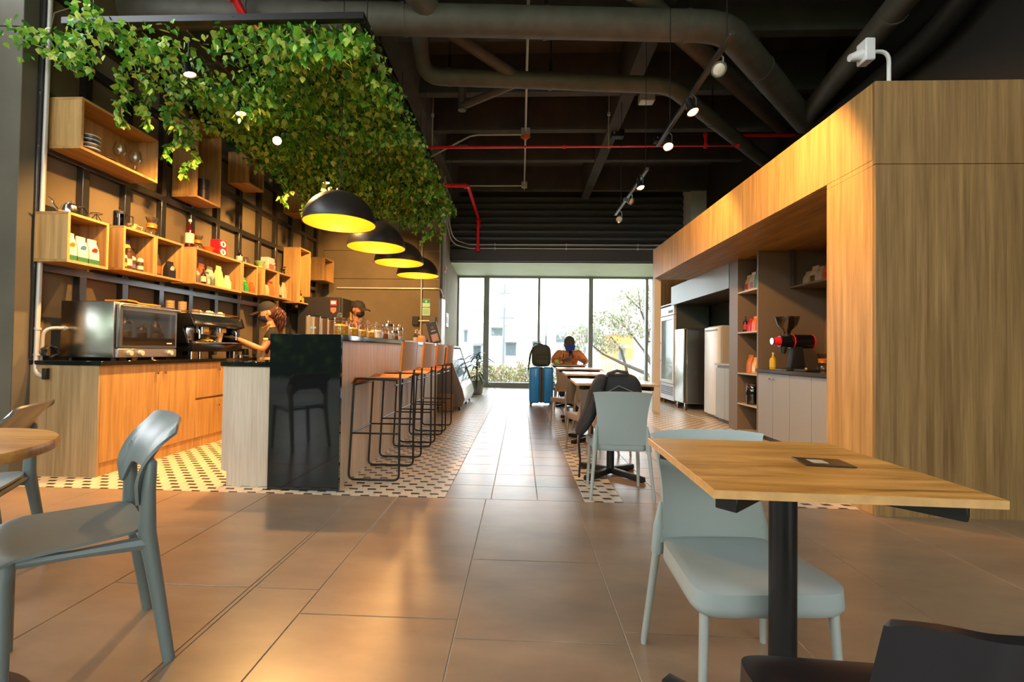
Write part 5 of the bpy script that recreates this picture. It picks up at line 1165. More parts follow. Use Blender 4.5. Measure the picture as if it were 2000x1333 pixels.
# ================================================================== LUGGAGE, DISPLAY CASE, PLANT
BLUE = mat('suitcase_blue', '1585dc', 0.32, coat=.3)
su = thing('suitcase', 'bright blue hard suitcase standing on wheels with a backpack on top', 'suitcase', (0.385, 8.5, 0))
for a, c in ((0.165, 0.352), (0.418, 0.60)):
    obj('shell_half', B().box(a, c, 8.30, 8.78, 0.055, 0.71, 0.035, 4), BLUE, su)
    for k in range(3):
        xx = a + (c - a) * (k + .7) / 3.4
        obj('shell_groove', B().box(xx - .006, xx + .006, 8.292, 8.31, 0.10, 0.66, 0.004), mat('suitcase_blue_light', '3a96d0', 0.3), su)
obj('gusset', B().box(0.35, 0.42, 8.315, 8.765, 0.065, 0.70, 0.01), mat('gusset_grey', '2c2d2c', .7), su)
for x in (0.36, 0.41): obj('zip', B().tube([(x, 8.312, 0.08), (x, 8.312, 0.69)], .006, 6), mat('zip_grey', '6c6e6c', .5), su)
obj('zip_pull', B().box(0.402, 0.418, 8.298, 8.31, 0.42, 0.50, .003), CHROME, su)
for x in (0.20, 0.57):
    for y in (8.34, 8.74):
        w_ = obj('wheel_bracket', B().box(x - .025, x + .025, y - .02, y + .02, .035, .07, .004), BLACK_P, su)
        obj('wheel', B().cyl((x - .012, y, .028), (x + .012, y, .028), .028, n=14), BLACK_P, w_)
obj('carry_handle', B().tube([(0.605, 8.46, .42), (0.635, 8.47, .42), (0.635, 8.61, .42), (0.605, 8.62, .42)], .012, 8), BLACK_P, su)
OLIVE = mat('olive_fabric', '3e453c', .85, bump=(120, .3))
def soft(b, fct):
    for v in b.bm.verts: v.co = fct(v.co)
    return b
bp = thing('backpack', 'olive grey backpack resting on the blue suitcase', 'backpack', (0.38, 8.5, .712))
def pack_body(c, w, d, h, m, parent, name='body', seg=5):
    b = B().ell((0, 0, 0), (1, 1, 1), 26, 16)
    for v in b.bm.verts:
        p = v.co; e = lambda t, k: math.copysign(abs(t) ** k, t)
        zz = e(p.z, .45)
        r = 1.0 - .12 * max(0, zz) ** 2
        v.co = Vector((c[0] + e(p.x, .55) * w / 2 * r, c[1] + e(p.y, .6) * d / 2 * (1 - .15 * max(0, zz)), c[2] + h / 2 + zz * h / 2))
    return obj(name, b, m, parent, ang=80)
pack_body((0.385, 8.52, .714), .36, .26, .41, OLIVE, bp)
pack_body((0.40, 8.385, .74), .25, .08, .24, OLIVE, bp, 'front_pocket')
obj('carry_loop', B().tube([(0.24, 8.50, 1.10), (0.25, 8.50, 1.14), (0.36, 8.50, 1.135), (0.42, 8.50, 1.12)], .011, 8), BLACK_P, bp)
obj('shoulder_strap', B().tube([(0.235, 8.50, 1.08), (0.19, 8.48, .98), (0.165, 8.46, .82), (0.15, 8.44, .68), (0.14, 8.44, .60)], [.016, .02, .018, .010, .007], 8), mat('strap_olive', '2e352c', .85), bp)
obj('strap_edge', B().tube([(0.215, 8.47, 1.06), (0.17, 8.455, .96), (0.148, 8.44, .84)], .006, 6), mat('strap_lime', 'b5bf6a', .6), bp)
obj('strap_buckle', B().box(0.135, 0.165, 8.42, 8.44, .66, .71, .004), BLACK_P, bp)
for k in range(2): obj('pocket_zip', B().tube([(0.29, 8.343 - .0 * k, .86 + .07 * k), (0.40, 8.336, .87 + .07 * k), (0.51, 8.343, .86 + .07 * k)], .004, 5), BLACK_P, bp)
# black backpack on the chair
NYL = mat('black_nylon', '201e1d', .75, bump=(150, .3))
b2 = thing('backpack', 'black backpack slumped on the grey chair seat with a dangling strap', 'backpack', (0.72, 3.42, .40))
bb = B().ell((0, 0, 0), (1, 1, 1), 28, 18)
for v in bb.bm.verts:
    p = v.co; e = lambda t, k: math.copysign(abs(t) ** k, t); z = e(p.z, .5)
    v.co = Vector((0.735 + e(p.x, .6) * .155 - .03 * (z < 0) * z, 3.40 + e(p.y, .6) * .105, .62 + z * .225 + .02 * math.sin(7 * p.x + 3 * p.y) * (1 - abs(z))))
obj('body', bb, NYL, b2, ang=80)
pb = B().ell((0, 0, 0), (1, 1, 1), 24, 14)
for v in pb.bm.verts:
    p = v.co; e = lambda t, k: math.copysign(abs(t) ** k, t); z = e(p.z, .6)
    sh = -.07 * (1 - z) ** 1.2
    v.co = Vector((0.595 + e(p.x, .7) * .05 + sh, 3.37 + e(p.y, .7) * .10, .64 + z * .20 - .05 * (p.x < 0) * (z < 0)))
obj('side_flap', pb, NYL, b2, ang=80)
obj('carry_loop', B().tube([(0.62, 3.36, .80), (0.64, 3.35, .845), (0.70, 3.34, .865), (0.77, 3.34, .855), (0.795, 3.35, .815)], .012, 8), mat('loop_grey', '3a3a3a', .6), b2)
obj('shoulder_strap', B().tube([(0.60, 3.33, .80), (0.555, 3.28, .68), (0.50, 3.26, .54), (0.455, 3.26, .46), (0.43, 3.28, .41)], [.022, .032, .034, .03, .018], 10), NYL, b2)
obj('strap_tail', B().tube([(0.43, 3.28, .42), (0.425, 3.30, .34), (0.44, 3.33, .22), (0.435, 3.34, .09)], [.010, .009, .008, .008], 6), NYL, b2)
obj('zip', B().tube([(0.60, 3.285, .70), (0.70, 3.28, .76), (0.80, 3.285, .72)], .004, 5), mat('zip_grey', '6c6e6c', .5), b2)
# refrigerated display case at the end of the bar
dc = thing('display_fridge', 'grey refrigerated display case with a slanted glass front past the stools', 'display case', (-1.25, 8.2, 0))
CASE = mat('case_grey', '5d564f', .45); y0_, y1_ = 7.42, 9.05
for y in (y0_, y1_ - .03):
    obj('side_panel', B().prism([(-1.70, .07), (-.95, .07), (-.905, .20), (-.945, .36), (-1.13, .84), (-1.20, 1.04), (-1.70, 1.04)], 'y', y, y + .03, .003), CASE, dc, smooth=False)
obj('front_panel', B().prism([(-.955, .09), (-.912, .20), (-.955, .36), (-1.0, .45), (-1.05, .45), (-1.05, .09)], 'y', y0_ + .031, y1_ - .031, .003), mat('case_silver', 'b4b2ad', .3, .6), dc)
obj('front_glass', B().prism([(-1.003, .46), (-1.135, .84), (-1.205, 1.02), (-1.213, 1.02), (-1.143, .84), (-1.011, .46)], 'y', y0_ + .031, y1_ - .031), thin_glass('case_glass', 'EAF2EE', .12), dc, smooth=False)
obj('glass_rail', B().box(-1.02, -.985, y0_ + .031, y1_ - .031, .445, .46, .002), CHROME, dc)
obj('top_panel', B().box(-1.70, -1.19, y0_, y1_, 1.041, 1.075, .004), WHITE, dc)
for z in (.62, .82): obj('inner_shelf', B().box(-1.64, -1.22, y0_ + .035, y1_ - .035, z, z + .008), thin_glass('case_glass', 'EAF2EE', .12), dc)
obj('back_panel', B().box(-1.69, -1.66, y0_ + .031, y1_ - .031, .10, 1.04), WHITE, dc)
obj('base_tray', B().box(-1.65, -1.06, y0_ + .031, y1_ - .031, .09, .44), CASE, dc)
for y in (7.52, 8.42, 8.95):
    for x in (-1.0, -1.55):
        f_ = obj('castor_fork', B().box(x - .015, x + .015, y - .02, y + .02, .05, .075), CHROME, dc)
        obj('castor_wheel', B().cyl((x - .012, y, .034), (x + .012, y, .034), .034, n=14), BLACK_P, f_)
for i, (y, c) in enumerate(((7.8, 'c08a4a'), (8.1, '8a5a34'), (8.45, 'd8b888'))):
    t = thing('cake', ['golden cake', 'brown cake', 'pale cake'][i] + ' on the upper glass shelf of the display case', 'cake', (-1.42, y, .83), 'cakes in the display case')
    obj('sponge', B().lathe([(.09, 0), (.09, .05), (.08, .06)], (-1.42, y, .83), 20), cm(c, .7), t)
    obj('topping', B().lathe([(.08, .06), (.06, .07), (.01, .072)], (-1.42, y, .83), 20), cm('e8d8b8', .5), t)
cr = thing('wire_crate', 'small brown slatted crate on the floor against the display case', 'crate', (-1.18, 7.33, 0))
for k in range(6):
    obj('slat', B().box(-1.30, -1.07, 7.26, 7.27, .03 + k * .045, .058 + k * .045, .002), cm('9a7650', .6), cr)
    obj('slat', B().box(-1.30, -1.07, 7.39, 7.40, .03 + k * .045, .058 + k * .045, .002), cm('9a7650', .6), cr)
for x in (-1.295, -1.08):
    for y in (7.272, 7.375): obj('corner_post', B().box(x - .008, x + .008, y, y + .014, 0, .30, .002), cm('7a5a38', .6), cr)
obj('bottom_board', B().box(-1.29, -1.08, 7.272, 7.388, .012, .026), cm('7a5a38', .6), cr)
# potted dracaena by the window
LEAFY = leafmat('dracaena_leaf', ['1f4a22', '2f6a2c', '5a8a3a'], False)
pp = thing('potted_dracaena', 'strappy green plant in a pot between the display case and the window', 'plant', (-1.0, 10.4, 0))
obj('pot', B().lathe([(.11, 0), (.14, .02), (.17, .30), (.16, .30), (.15, .24), (.02, .24)], (-1.0, 10.4, 0), 24), mat('pot_grey', '8a8a86', .5), pp)
obj('stem', B().tube([(-1.0, 10.4, .22), (-.99, 10.38, .55), (-1.0, 10.4, .9)], [.02, .016, .010], 8), cm('6a553a', .8), pp)
for k in range(34):
    a = k * 2.39996; zb_ = .30 + .62 * (k / 34); L = RND.uniform(.38, .55); up = RND.uniform(.25, .9) if k > 10 else RND.uniform(.1, .5)
    d = Vector((math.cos(a), math.sin(a), 0)); p0 = Vector((-1.0, 10.4, zb_))
    s_ = d.cross(Vector((0, 0, 1)))
    def lf(u, v, d=d, p0=p0, L=L, up=up, s_=s_):
        w = .026 * math.sin(PI * min(1, .12 + .88 * u)) ** .7
        return p0 + d * (L * u * (.75 + .25 * u)) + Vector((0, 0, up * L * u - .75 * L * u * u)) + s_ * ((v - .5) * 2 * w) + Vector((0, 0, -.008 * (1 - abs(2 * v - 1))))
    obj('leaf', B().shell(lf, 7, 2, .002), LEAFY, pp)

# ================================================================== HANGING IVY
tr = thing('ivy_tray', 'black hanging steel frame that carries the ivy over the bar', 'trellis', (-2.15, 5.2, 3.3))
for x0, x1, y0_, y1_ in ((-3.30, -1.115, 3.06, 3.11), (-3.30, -1.115, 7.33, 7.38), (-1.165, -1.115, 3.11, 7.33), (-3.30, -3.25, 3.11, 7.33)):
    obj('frame_bar', B().box(x0, x1, y0_, y1_, 3.285, 3.335, .003), BLACK_M, tr)
for k in range(1, 9): obj('mesh_wire', B().cyl((-3.27, 3.1 + k * .47, 3.31), (-1.14, 3.1 + k * .47, 3.31), .006, n=5), BLACK_M, tr)
for k in range(1, 6): obj('mesh_wire', B().cyl((-3.27 + k * .36, 3.1, 3.318), (-3.27 + k * .36, 7.36, 3.318), .006, n=5), BLACK_M, tr)
for x in (-3.2, -1.14):
    for y in (3.2, 5.2, 7.2): obj('hanging_wire', B().cyl((x, y, 3.32), (x, y, 4.99), .004, n=5), BLACK_M, tr)
iv = thing('hanging_ivy', 'dense trailing green ivy hanging over the whole bar', 'ivy', (-2.1, 5.2, 3.3))
LEAF_SHAPES = [
    ([(0, 0, 0), (.30, .10, .06), (.46, .36, .05), (.28, .62, .05), (0, 1, -.05), (-.28, .62, .05), (-.46, .36, .05), (-.30, .10, .06)], [(0, 1, 2), (0, 2, 3), (0, 3, 4), (0, 4, 5), (0, 5, 6), (0, 6, 7)]),
    ([(0, 0, 0), (.36, .0, .05), (.40, .28, .03), (.56, .52, .0), (.26, .60, .04), (0, 1, -.06), (-.26, .60, .04), (-.56, .52, .0), (-.40, .28, .03), (-.36, .0, .05)], [(0, 1, 2), (0, 2, 3, 4), (0, 4, 5), (0, 5, 6), (0, 6, 7, 8), (0, 8, 9)]),
    ([(0, 0, 0), (.24, .22, .05), (.30, .52, .04), (0, 1, -.08), (-.30, .52, .04), (-.24, .22, .05)], [(0, 1, 2), (0, 2, 3), (0, 3, 4), (0, 4, 5)])]
IVY = leafmat('ivy_leaf_mass', ['2a5e1a', '468c28', '66a834', '8abb3e', 'b4cf50', 'd2df74'])
IVY1 = leafmat('ivy_leaf', ['2a5e1a', '468c28', '66a834', '8abb3e', 'b4cf50', 'd2df74'], False)
def leaf_xf(p, s):
    yaw = RND.uniform(0, 2 * PI); pit = RND.gauss(-.9, .5); roll = RND.gauss(0, .55)
    return Matrix.Translation(p) @ Euler((pit, roll, yaw), 'ZYX').to_matrix().to_4x4() @ Matrix.Scale(s, 4) if False else Matrix.Translation(p) @ Matrix.Rotation(yaw, 4, 'Z') @ Matrix.Rotation(pit, 4, 'X') @ Matrix.Rotation(roll, 4, 'Y') @ Matrix.Scale(s, 4)
spots_ = []
def dens(x, y):
    """how much ivy hangs here (1 = full)"""
    d = 1.0
    edge = -2.35 + 0.0 * y
    if y < 3.7 and x < -2.05: d = .12 + .2 * (x > -2.3)
    elif y < 4.3 and x < -2.75: d = .6
    if x < -3.05: d *= .35
    return d
while len(spots_) < 19000:
    x, y = RND.uniform(-3.25, -1.10), RND.uniform(3.08, 7.42)
    if RND.random() > dens(x, y): continue
    clump = .5 + .5 * math.sin(x * 5.1 + 1.3 * math.sin(y * 3.7)) * math.sin(y * 4.3 + x)
    depth = (.10 + .26 * clump) * RND.random() ** .8
    if x > -1.22 or y > 7.2: depth *= 1.0
    spots_.append((Vector((x, y, 3.36 - depth - (.06 if RND.random() < .12 else 0))), RND.uniform(.036, .072)))
# trailing strands
vines = []
STR = [(-3.13, 3.40, 3.2, 2.74), (-3.05, 3.52, 3.2, 2.80), (-2.98, 3.72, 3.2, 2.86), (-3.18, 3.95, 3.2, 2.70), (-3.20, 4.20, 3.1, 2.62), (-3.10, 4.05, 3.1, 2.85), (-2.85, 3.3, 3.2, 2.95),
       (-1.40, 6.95, 3.1, 2.72), (-1.55, 7.05, 3.1, 2.66), (-1.28, 7.15, 3.1, 2.70), (-1.70, 7.1, 3.1, 2.85), (-1.18, 6.6, 3.1, 2.84), (-1.85, 6.9, 3.1, 2.88), (-1.5, 6.3, 3.1, 2.85), (-1.2, 5.8, 3.1, 2.9), (-1.9, 5.4, 3.05, 2.86),
       (-3.0, 5.6, 3.1, 2.82), (-3.05, 6.2, 3.1, 2.86), (-2.9, 6.6, 3.1, 2.80), (-2.6, 6.9, 3.1, 2.84), (-2.7, 4.9, 3.1, 2.85)]
for x, y, z1, z0 in STR:
    n = int((z1 - z0) * 75); path = []
    for k in range(n):
        f = k / (n - 1); z = z1 + (z0 - z1) * f
        px, py = x + .035 * math.sin(9 * f + x * 7), y + .03 * math.cos(8 * f + y * 5)
        path.append((px, py, z)); r = .05 * (1 - .5 * f)
        for _ in range(2): spots_.append((Vector((px + RND.uniform(-r, r), py + RND.uniform(-r, r), z)), RND.uniform(.04, .075)))
    vines.append(path[::4] + [path[-1]])
# the loose garland along the front edge towards the pier
for k in range(460):
    f = RND.random(); x = -3.72 + 1.25 * f; y = 3.06 + .12 * math.sin(f * 7) + RND.uniform(-.10, .14); z = 3.20 - .06 * f + .06 * math.sin(f * 13) + RND.gauss(0, .06)
    spots_.append((Vector((x, y, z)), RND.uniform(.034, .066)))
vines += [[(-3.75 + .125 * k, 3.05 + .1 * math.sin(k), 3.27 + .05 * math.sin(k * 1.7)) for k in range(11)]]
vines += [[(x, 3.1 + .43 * k, 3.28 - .05 * abs(math.sin(k + x))) for k in range(11)] for x in (-2.9, -2.4, -1.9, -1.5, -1.2)]
for pth in vines: obj('vine', B().tube(pth, .006, 5), cm('4a3a22', .8), iv)
spots_.sort(key=lambda s: s[0].length - .6 * max(0, 2.9 - s[0].z) + .8 * abs(s[0].z - 3.0))
lv = []
for k, (vs, fs) in enumerate(LEAF_SHAPES):
    o = obj('leaf', B().poly(vs, fs), IVY1, iv, local=True); lv.append(o.data); bpy.data.objects.remove(o)
base_iv = wloc(iv); gv, gf = [], []
for i, (p, s) in enumerate(spots_):
    M = leaf_xf(p, s); k = i % 3
    if i < 290:
        o = bpy.data.objects.new('leaf', lv[k]); COL.objects.link(o); o.parent = iv
        o.matrix_local = Matrix.Translation(-base_iv) @ leaf_xf(p, s * 1.15)
    else:
        vs, fs = LEAF_SHAPES[k]; o0 = len(gv)
        gv += [M @ Vector(v) - base_iv for v in vs]; gf += [tuple(a + o0 for a in f) for f in fs]
me = bpy.data.meshes.new('leaf_mass'); me.from_pydata([tuple(v) for v in gv], [], gf); me.materials.append(IVY)
o = bpy.data.objects.new('leaf_mass', me); COL.objects.link(o); o.parent = iv; o['kind'] = 'stuff'
for i, (p, a) in enumerate(zip(LEFT_SPOTS, LEFT_AIM)):
    t = thing('spot_lamp', ['lit spot lamp in the ivy nearest the pier', 'second lit spot lamp in the ivy, counting from the pier', 'third lit spot lamp in the ivy, counting from the pier', 'lit spot lamp in the ivy just above the first pendant'][i], 'spot lamp', p, 'spots among the ivy')
    spot_head(Vector(p), Vector(a) + Vector((1.3, -.9, 0)), t, True)
    obj('mounting_rod', B().cyl((p[0], p[1], p[2] + .11), (p[0], p[1], 3.29), .008, n=6), BLACK_M, t)

# ================================================================== PEOPLE
def skin_bm(chains, sub=1):
    """chains: list of [(pos, radius) ...] with index links; grown with a Skin modifier into one surface"""
    verts, edges, rad, roots = [], [], [], []
    for ch in chains:
        o0 = len(verts); roots.append(o0)
        for p, r, par in ch:
            verts.append(p); rad.append(r if isinstance(r, tuple) else (r, r))
            if par is not None: edges.append((o0 + par, len(verts) - 1))
    me = bpy.data.meshes.new('tmp'); me.from_pydata([tuple(v) for v in verts], edges, [])
    ob = bpy.data.objects.new('tmp', me); COL.objects.link(ob)
    md = ob.modifiers.new('s', 'SKIN'); md.use_smooth_shade = True; md.branch_smoothing = .5
    for i, r in enumerate(rad): me.skin_vertices[0].data[i].radius = r
    for i in roots: me.skin_vertices[0].data[i].use_root = True
    s2 = ob.modifiers.new('d', 'SUBSURF'); s2.levels = sub; s2.render_levels = sub
    dg = bpy.context.evaluated_depsgraph_get(); dg.update()
    bm = bmesh.new(); bm.from_mesh(ob.evaluated_get(dg).to_mesh()); ob.evaluated_get(dg).to_mesh_clear()
    bpy.data.objects.remove(ob); bpy.data.meshes.remove(me)
    b = B(); b.bm.free(); b.bm = bm
    return b
V = lambda *a: Vector(a)
def person(label, J, skin, shirt, trouser, shoe, sleeve=.55, cap=None, girth=1.0, mask=None, hair=None):
    """J: joints in the figure's own frame (front = -Y); L/R given as pairs, index 0 = figure's right (-X)"""
    t = thing('person', label, 'person', (0, 0, 0))
    g = girth
    pel, sp, che, nk, hd = J['pelvis'], J['spine'], J['chest'], J['neck'], J['head']
    hb = hd + (nk - hd).normalized() * .055
    ch = [(pel, (.115 * g, .09 * g), None), (sp, (.108 * g, .085 * g), 0), (che, (.125 * g, .09 * g), 1), (nk, .048 * g, 2), (hb, .05, 3)]
    for s in (0, 1):
        i = len(ch)
        ch += [(J['sh'][s], .052 * g, 2), (J['el'][s], .038 * g, i), (J['wr'][s], .026, i + 1), (J['ha'][s], (.030, .014), i + 2)]
        i = len(ch)
        ch += [(J['hip'][s], .078 * g, 0), (J['kn'][s], .052 * g, i), (J['an'][s], .036, i + 1), (J['to'][s], .028, i + 2)]
    fingers = []
    for s in (0, 1):
        w, h = J['wr'][s], J['ha'][s]; d = (h - w).normalized(); up = J['palm_n'][s].normalized(); side = d.cross(up).normalized(); curl = J.get('curl', .9)
        for k in range(4):
            o_ = h + side * (k - 1.5) * .017; L = (.030, .034, .032, .025)[k]
            pts = [o_ - d * .02]; dd = Vector(d)
            for j in range(3):
                dd = (dd * math.cos(curl * .45) - up * math.sin(curl * .45)).normalized() if j else dd
                pts.append(pts[-1] + dd * L * (1.3 if j == 0 else .85))
            fingers.append([(p, (.0085, .008, .0075, .006)[q], q - 1 if q else None) for q, p in enumerate(pts)])
        sg = J['thumb'][s]; o_ = w + (h - w) * .45 + side * sg * .024
        pts = [o_, o_ + (side * sg * .7 + d * .6 - up * .2).normalized() * .035, o_ + (side * sg * .75 + d * 1.5 - up * .6).normalized() * .065]
        fingers.append([(p, (.011, .0095, .007)[q], q - 1 if q else None) for q, p in enumerate(pts)])
    b = skin_bm([ch] + fingers)
    # head with face: built upright then turned with the neck
    fd = J.get('face', V(0, -1, 0)).normalized(); zx = (hd - hb).normalized(); xx = fd.cross(zx).normalized() * -1; fy = zx.cross(xx).normalized()
    H = Matrix(((xx.x, fy.x, zx.x, hd.x), (xx.y, fy.y, zx.y, hd.y), (xx.z, fy.z, zx.z, hd.z), (0, 0, 0, 1))) @ Matrix.Scale(J.get('hs', 1.0), 4)
    hb_ = B().ell((0, 0, 0), (.075, .093, .115), 22, 16)
    for v in hb_.bm.verts:
        p = v.co
        if p.z < 0: p.x *= 1 - .28 * (-p.z / .115) ** 1.5
        if p.z < 0 and p.y > 0: p.y *= 1 - .35 * (-p.z / .115)
        if p.y < -.05 and -.01 < p.z < .03: p.y += .006
    hb_.poly([(-.013, -.088, -.02), (.013, -.088, -.02), (0, -.117, -.018), (0, -.09, .022), (0, -.088, -.028)], [(0, 2, 3), (2, 1, 3), (0, 4, 2), (4, 1, 2)])
    for s in (-1, 1): hb_.ell((s * .077, .008, -.005), (.012, .022, .032), 8, 6)
    hb_.ell((0, -.083, -.055), (.024, .010, .005), 10, 6).ell((0, -.082, -.064), (.02, .010, .006), 10, 6)
    hb_.xf(H)
    tmp = bpy.data.meshes.new('h'); hb_.bm.to_mesh(tmp); hb_.bm.free(); b.bm.from_mesh(tmp); bpy.data.meshes.remove(tmp)
    obj('body', b, skin, t, ang=180)
    EY = cm('1c1512', .2)
    for s in (-1, 1): obj('eye', B().ell((s * .03, -.083, .012), (.012, .008, .007), 10, 6).xf(H), EY, t)
    for s in (-1, 1): obj('eyebrow', B().ell((s * .031, -.088, .032), (.018, .004, .004), 8, 5).xf(H), cm('2a1c14', .7), t)
    # shirt: torso and sleeves in one surface
    e = .016
    up0 = pel + (sp - pel) * .15
    cs = [(up0, (.128 * g, .102 * g), None), (sp, (.122 * g, .10 * g), 0), (che, (.138 * g, .104 * g), 1), (che + (nk - che) * .78, .062 * g ** 1.3, 2)]
    for s in (0, 1):
        i = len(cs); mid = J['sh'][s] + (J['el'][s] - J['sh'][s]) * sleeve if sleeve <= 1 else J['el'][s] + (J['wr'][s] - J['el'][s]) * (sleeve - 1)
        cs.append((J['sh'][s], .066 * g, 2))
        if sleeve > 1: cs.append((J['el'][s], .053 * g, i)); i += 1
        cs.append((mid, .056 * g if sleeve <= 1 else .042 * g, i))
    obj('shirt', skin_bm([cs]), shirt, t, ang=180)
    ct = [(pel, (.128 * g, .104 * g), None)]
    for s in (0, 1):
        i = len(ct)
        ct += [(J['hip'][s], .092 * g, 0), (J['kn'][s], .066 * g, i), (J['an'][s] + V(0, 0, .02), .052, i + 1)]
    obj('trousers', skin_bm([ct]), trouser, t, ang=180)
    for s in (0, 1):
        a, c = J['an'][s], J['to'][s]
        dd = (c - a); dd.z = 0; dd.normalize(); z0 = min(a.z, c.z) - .045
        obj('shoe', skin_bm([[(V(a.x, a.y, z0 + .045) - dd * .045, (.036, .04), None), (V(a.x, a.y, z0 + .045) + dd * .03, (.04, .042), 0), (V(a.x, a.y, z0 + .035) + dd * .14, (.04, .03), 1), (V(a.x, a.y, z0 + .03) + dd * .19, (.028, .022), 2)]]), shoe, t, ang=180)
    if cap:
        cb = B().ell((0, .004, .035), (.087, .104, .098), 22, 14)
        bmesh.ops.delete(cb.bm, geom=[v for v in cb.bm.verts if v.co.z < .03], context='VERTS')
        ring = [v for v in cb.bm.verts if v.is_boundary]
        co = obj('cap', cb.xf(H), cap[0], t, ang=180)
        pk = cap[2] if len(cap) > 2 else 0
        obj('cap_peak', B().shell(lambda u, v: ((v - .5) * .165 * (1 - .25 * u * u), -.075 - .085 * u - .03 * math.cos((v - .5) * PI), .040 - (.018 + pk) * u - .02 * abs(2 * v - 1) ** 2), 6, 12, .005).xf(H), cap[1], co)
    if mask:
        mb = B().ell((0, -.006, -.042), (.070, .098, .062), 20, 14)
        bmesh.ops.delete(mb.bm, geom=[v for v in mb.bm.verts if v.co.y > -.02], context='VERTS')
        mo = obj('face_mask', mb.xf(H), mask, t, ang=180)
        for s in (-1, 1): obj('mask_loop', B().tube([H @ V(s * .066, -.03, -.02), H @ V(s * .08, .0, .0), H @ V(s * .079, .02, -.015), H @ V(s * .07, -.02, -.06)], .003, 5), mask, mo)
    if hair == 'ponytail':
        HM = mat('auburn_hair', '4a2214', .5); hp_ = B().ell((0, .022, .015), (.083, .092, .108), 20, 12)
        bmesh.ops.delete(hp_.bm, geom=[v for v in hp_.bm.verts if v.co.y < -.012 and v.co.z < .075], context='VERTS')
        obj('hair', hp_.xf(H), HM, t, ang=180)
        b3 = B()
        for k in range(46):
            a = k * 2.4; r0_ = .012 + .010 * (k % 3)
            p0 = H @ V(.01 * math.cos(a), .095, .045); pts = []
            ln = RND.uniform(.24, .36)
            for q in range(15):
                f = q / 14; w_ = .02 + .055 * math.sin(PI * min(1, f * 1.15))
                pts.append(p0 + V(w_ * math.cos(a) + .012 * math.sin(18 * f + k), .05 * math.sin(PI * f * .6) + w_ * math.sin(a) * .9 + .012 * math.cos(18 * f + k), -ln * f + .02 * math.sin(PI * f)))
            b3.tube(pts, [.009 - .005 * (q / 14) for q in range(15)], 5)
        obj('ponytail', b3, HM, t)
    elif hair:
        hp_ = B().ell((0, .018, .0), (.079, .088, .112), 20, 12)
        bmesh.ops.delete(hp_.bm, geom=[v for v in hp_.bm.verts if (v.co.y < .01 and v.co.z < .06) or v.co.z < -.07], context='VERTS')
        obj('hair', hp_.xf(H), hair, t, ang=180)
    return t
SK1 = mat('warm_skin', 'c68a5c', .5); SK2 = mat('tan_skin', 'a8683f', .5); SK3 = mat('tanned_skin', 'a06a4a', .5)
BLK_T = mat('black_tshirt', '1a1817', .85); KHAKI = mat('khaki_cloth', 'a98c63', .85); DENIM = mat('dark_denim', '2b3140', .85); SHOE = mat('black_shoe', '151515', .5)
mirror = lambda p: V(-p.x, p.y, p.z)
J = dict(pelvis=V(0, .03, .84), spine=V(0, .02, .98), chest=V(0, .015, 1.13), neck=V(0, .0, 1.275), head=V(0, -.04, 1.415),
         sh=(V(-.155, .01, 1.195), V(.155, .01, 1.195)), el=(V(-.20, -.10, .965), V(.20, -.08, .97)), wr=(V(-.12, -.33, 1.06), V(.13, -.30, 1.075)), ha=(V(-.09, -.41, 1.085), V(.09, -.375, 1.11)),
         palm_n=(V(.3, 0, 1), V(-.3, 0, 1)), thumb=(1, -1), hip=(V(-.085, .02, .80), V(.085, .02, .80)), kn=(V(-.09, -.0, .44), V(.09, -.0, .44)), an=(V(-.09, .03, .085), V(.09, .03, .085)), to=(V(-.10, -.10, .05), V(.10, -.10, .05)), face=V(0, -1, -.15), hs=1.08)
w = person('barista with a curly auburn ponytail, black cap and mask, reaching to the espresso machine', J, SK1, BLK_T, KHAKI, SHOE, .6, (mat('black_cap', '1c1917', .8), mat('black_cap', '1c1917', .8)), 1.0, mat('navy_mask', '1d1f30', .7), 'ponytail')
obj('apron', B().shell(lambda u, v: ((v - .5) * .30, -.125 - .02 * math.cos((v - .5) * PI) + .045 * abs(2 * v - 1) ** 2, .98 - .42 * u), 8, 12, .005), KHAKI, w)
obj('neck_strap', B().tube([(-.05, -.10, 1.23), (-.055, -.02, 1.275), (0, .02, 1.285), (.055, -.02, 1.275), (.05, -.10, 1.23)], .006, 6), mat('strap_brown', '8a5a34', .7), w)
obj('sleeve_print', B().shell(lambda u, v: (.232 + .0 * u, -.085 + .05 * v, 1.09 + .02 * u), 2, 2, .002), cm('c9d27a', .6), w)
w.location = (-3.01, 5.37, 0); w.rotation_euler = (0, 0, math.radians(-60))
J2 = dict(pelvis=V(0, .02, .92), spine=V(0, .0, 1.08), chest=V(0, -.02, 1.24), neck=V(0, -.03, 1.40), head=V(0, -.055, 1.57),
          sh=(V(-.18, -.01, 1.325), V(.18, -.01, 1.325)), el=(V(-.22, -.03, 1.06), V(.22, -.03, 1.06)), wr=(V(-.15, -.26, .97), V(.15, -.26, .97)), ha=(V(-.13, -.34, .955), V(.13, -.34, .955)),
          palm_n=(V(.2, 0, 1), V(-.2, 0, 1)), thumb=(1, -1), hip=(V(-.09, .02, .88), V(.09, .02, .88)), kn=(V(-.10, .0, .48), V(.10, .0, .48)), an=(V(-.10, .03, .085), V(.10, .03, .085)), to=(V(-.11, -.10, .05), V(.11, -.10, .05)), face=V(0, -1, -.1), hs=1.08)
m_ = person('barista in a black cap and black mask standing behind the jars on the bar', J2, SK2, BLK_T, DENIM, SHOE, .55, (mat('black_cap', '1c1917', .8), mat('black_cap', '1c1917', .8)), 1.05, mat('black_mask', '17171a', .7), mat('black_hair', '17110e', .6))
m_.location = (-2.45, 6.62, 0); m_.rotation_euler = (0, 0, math.radians(68))
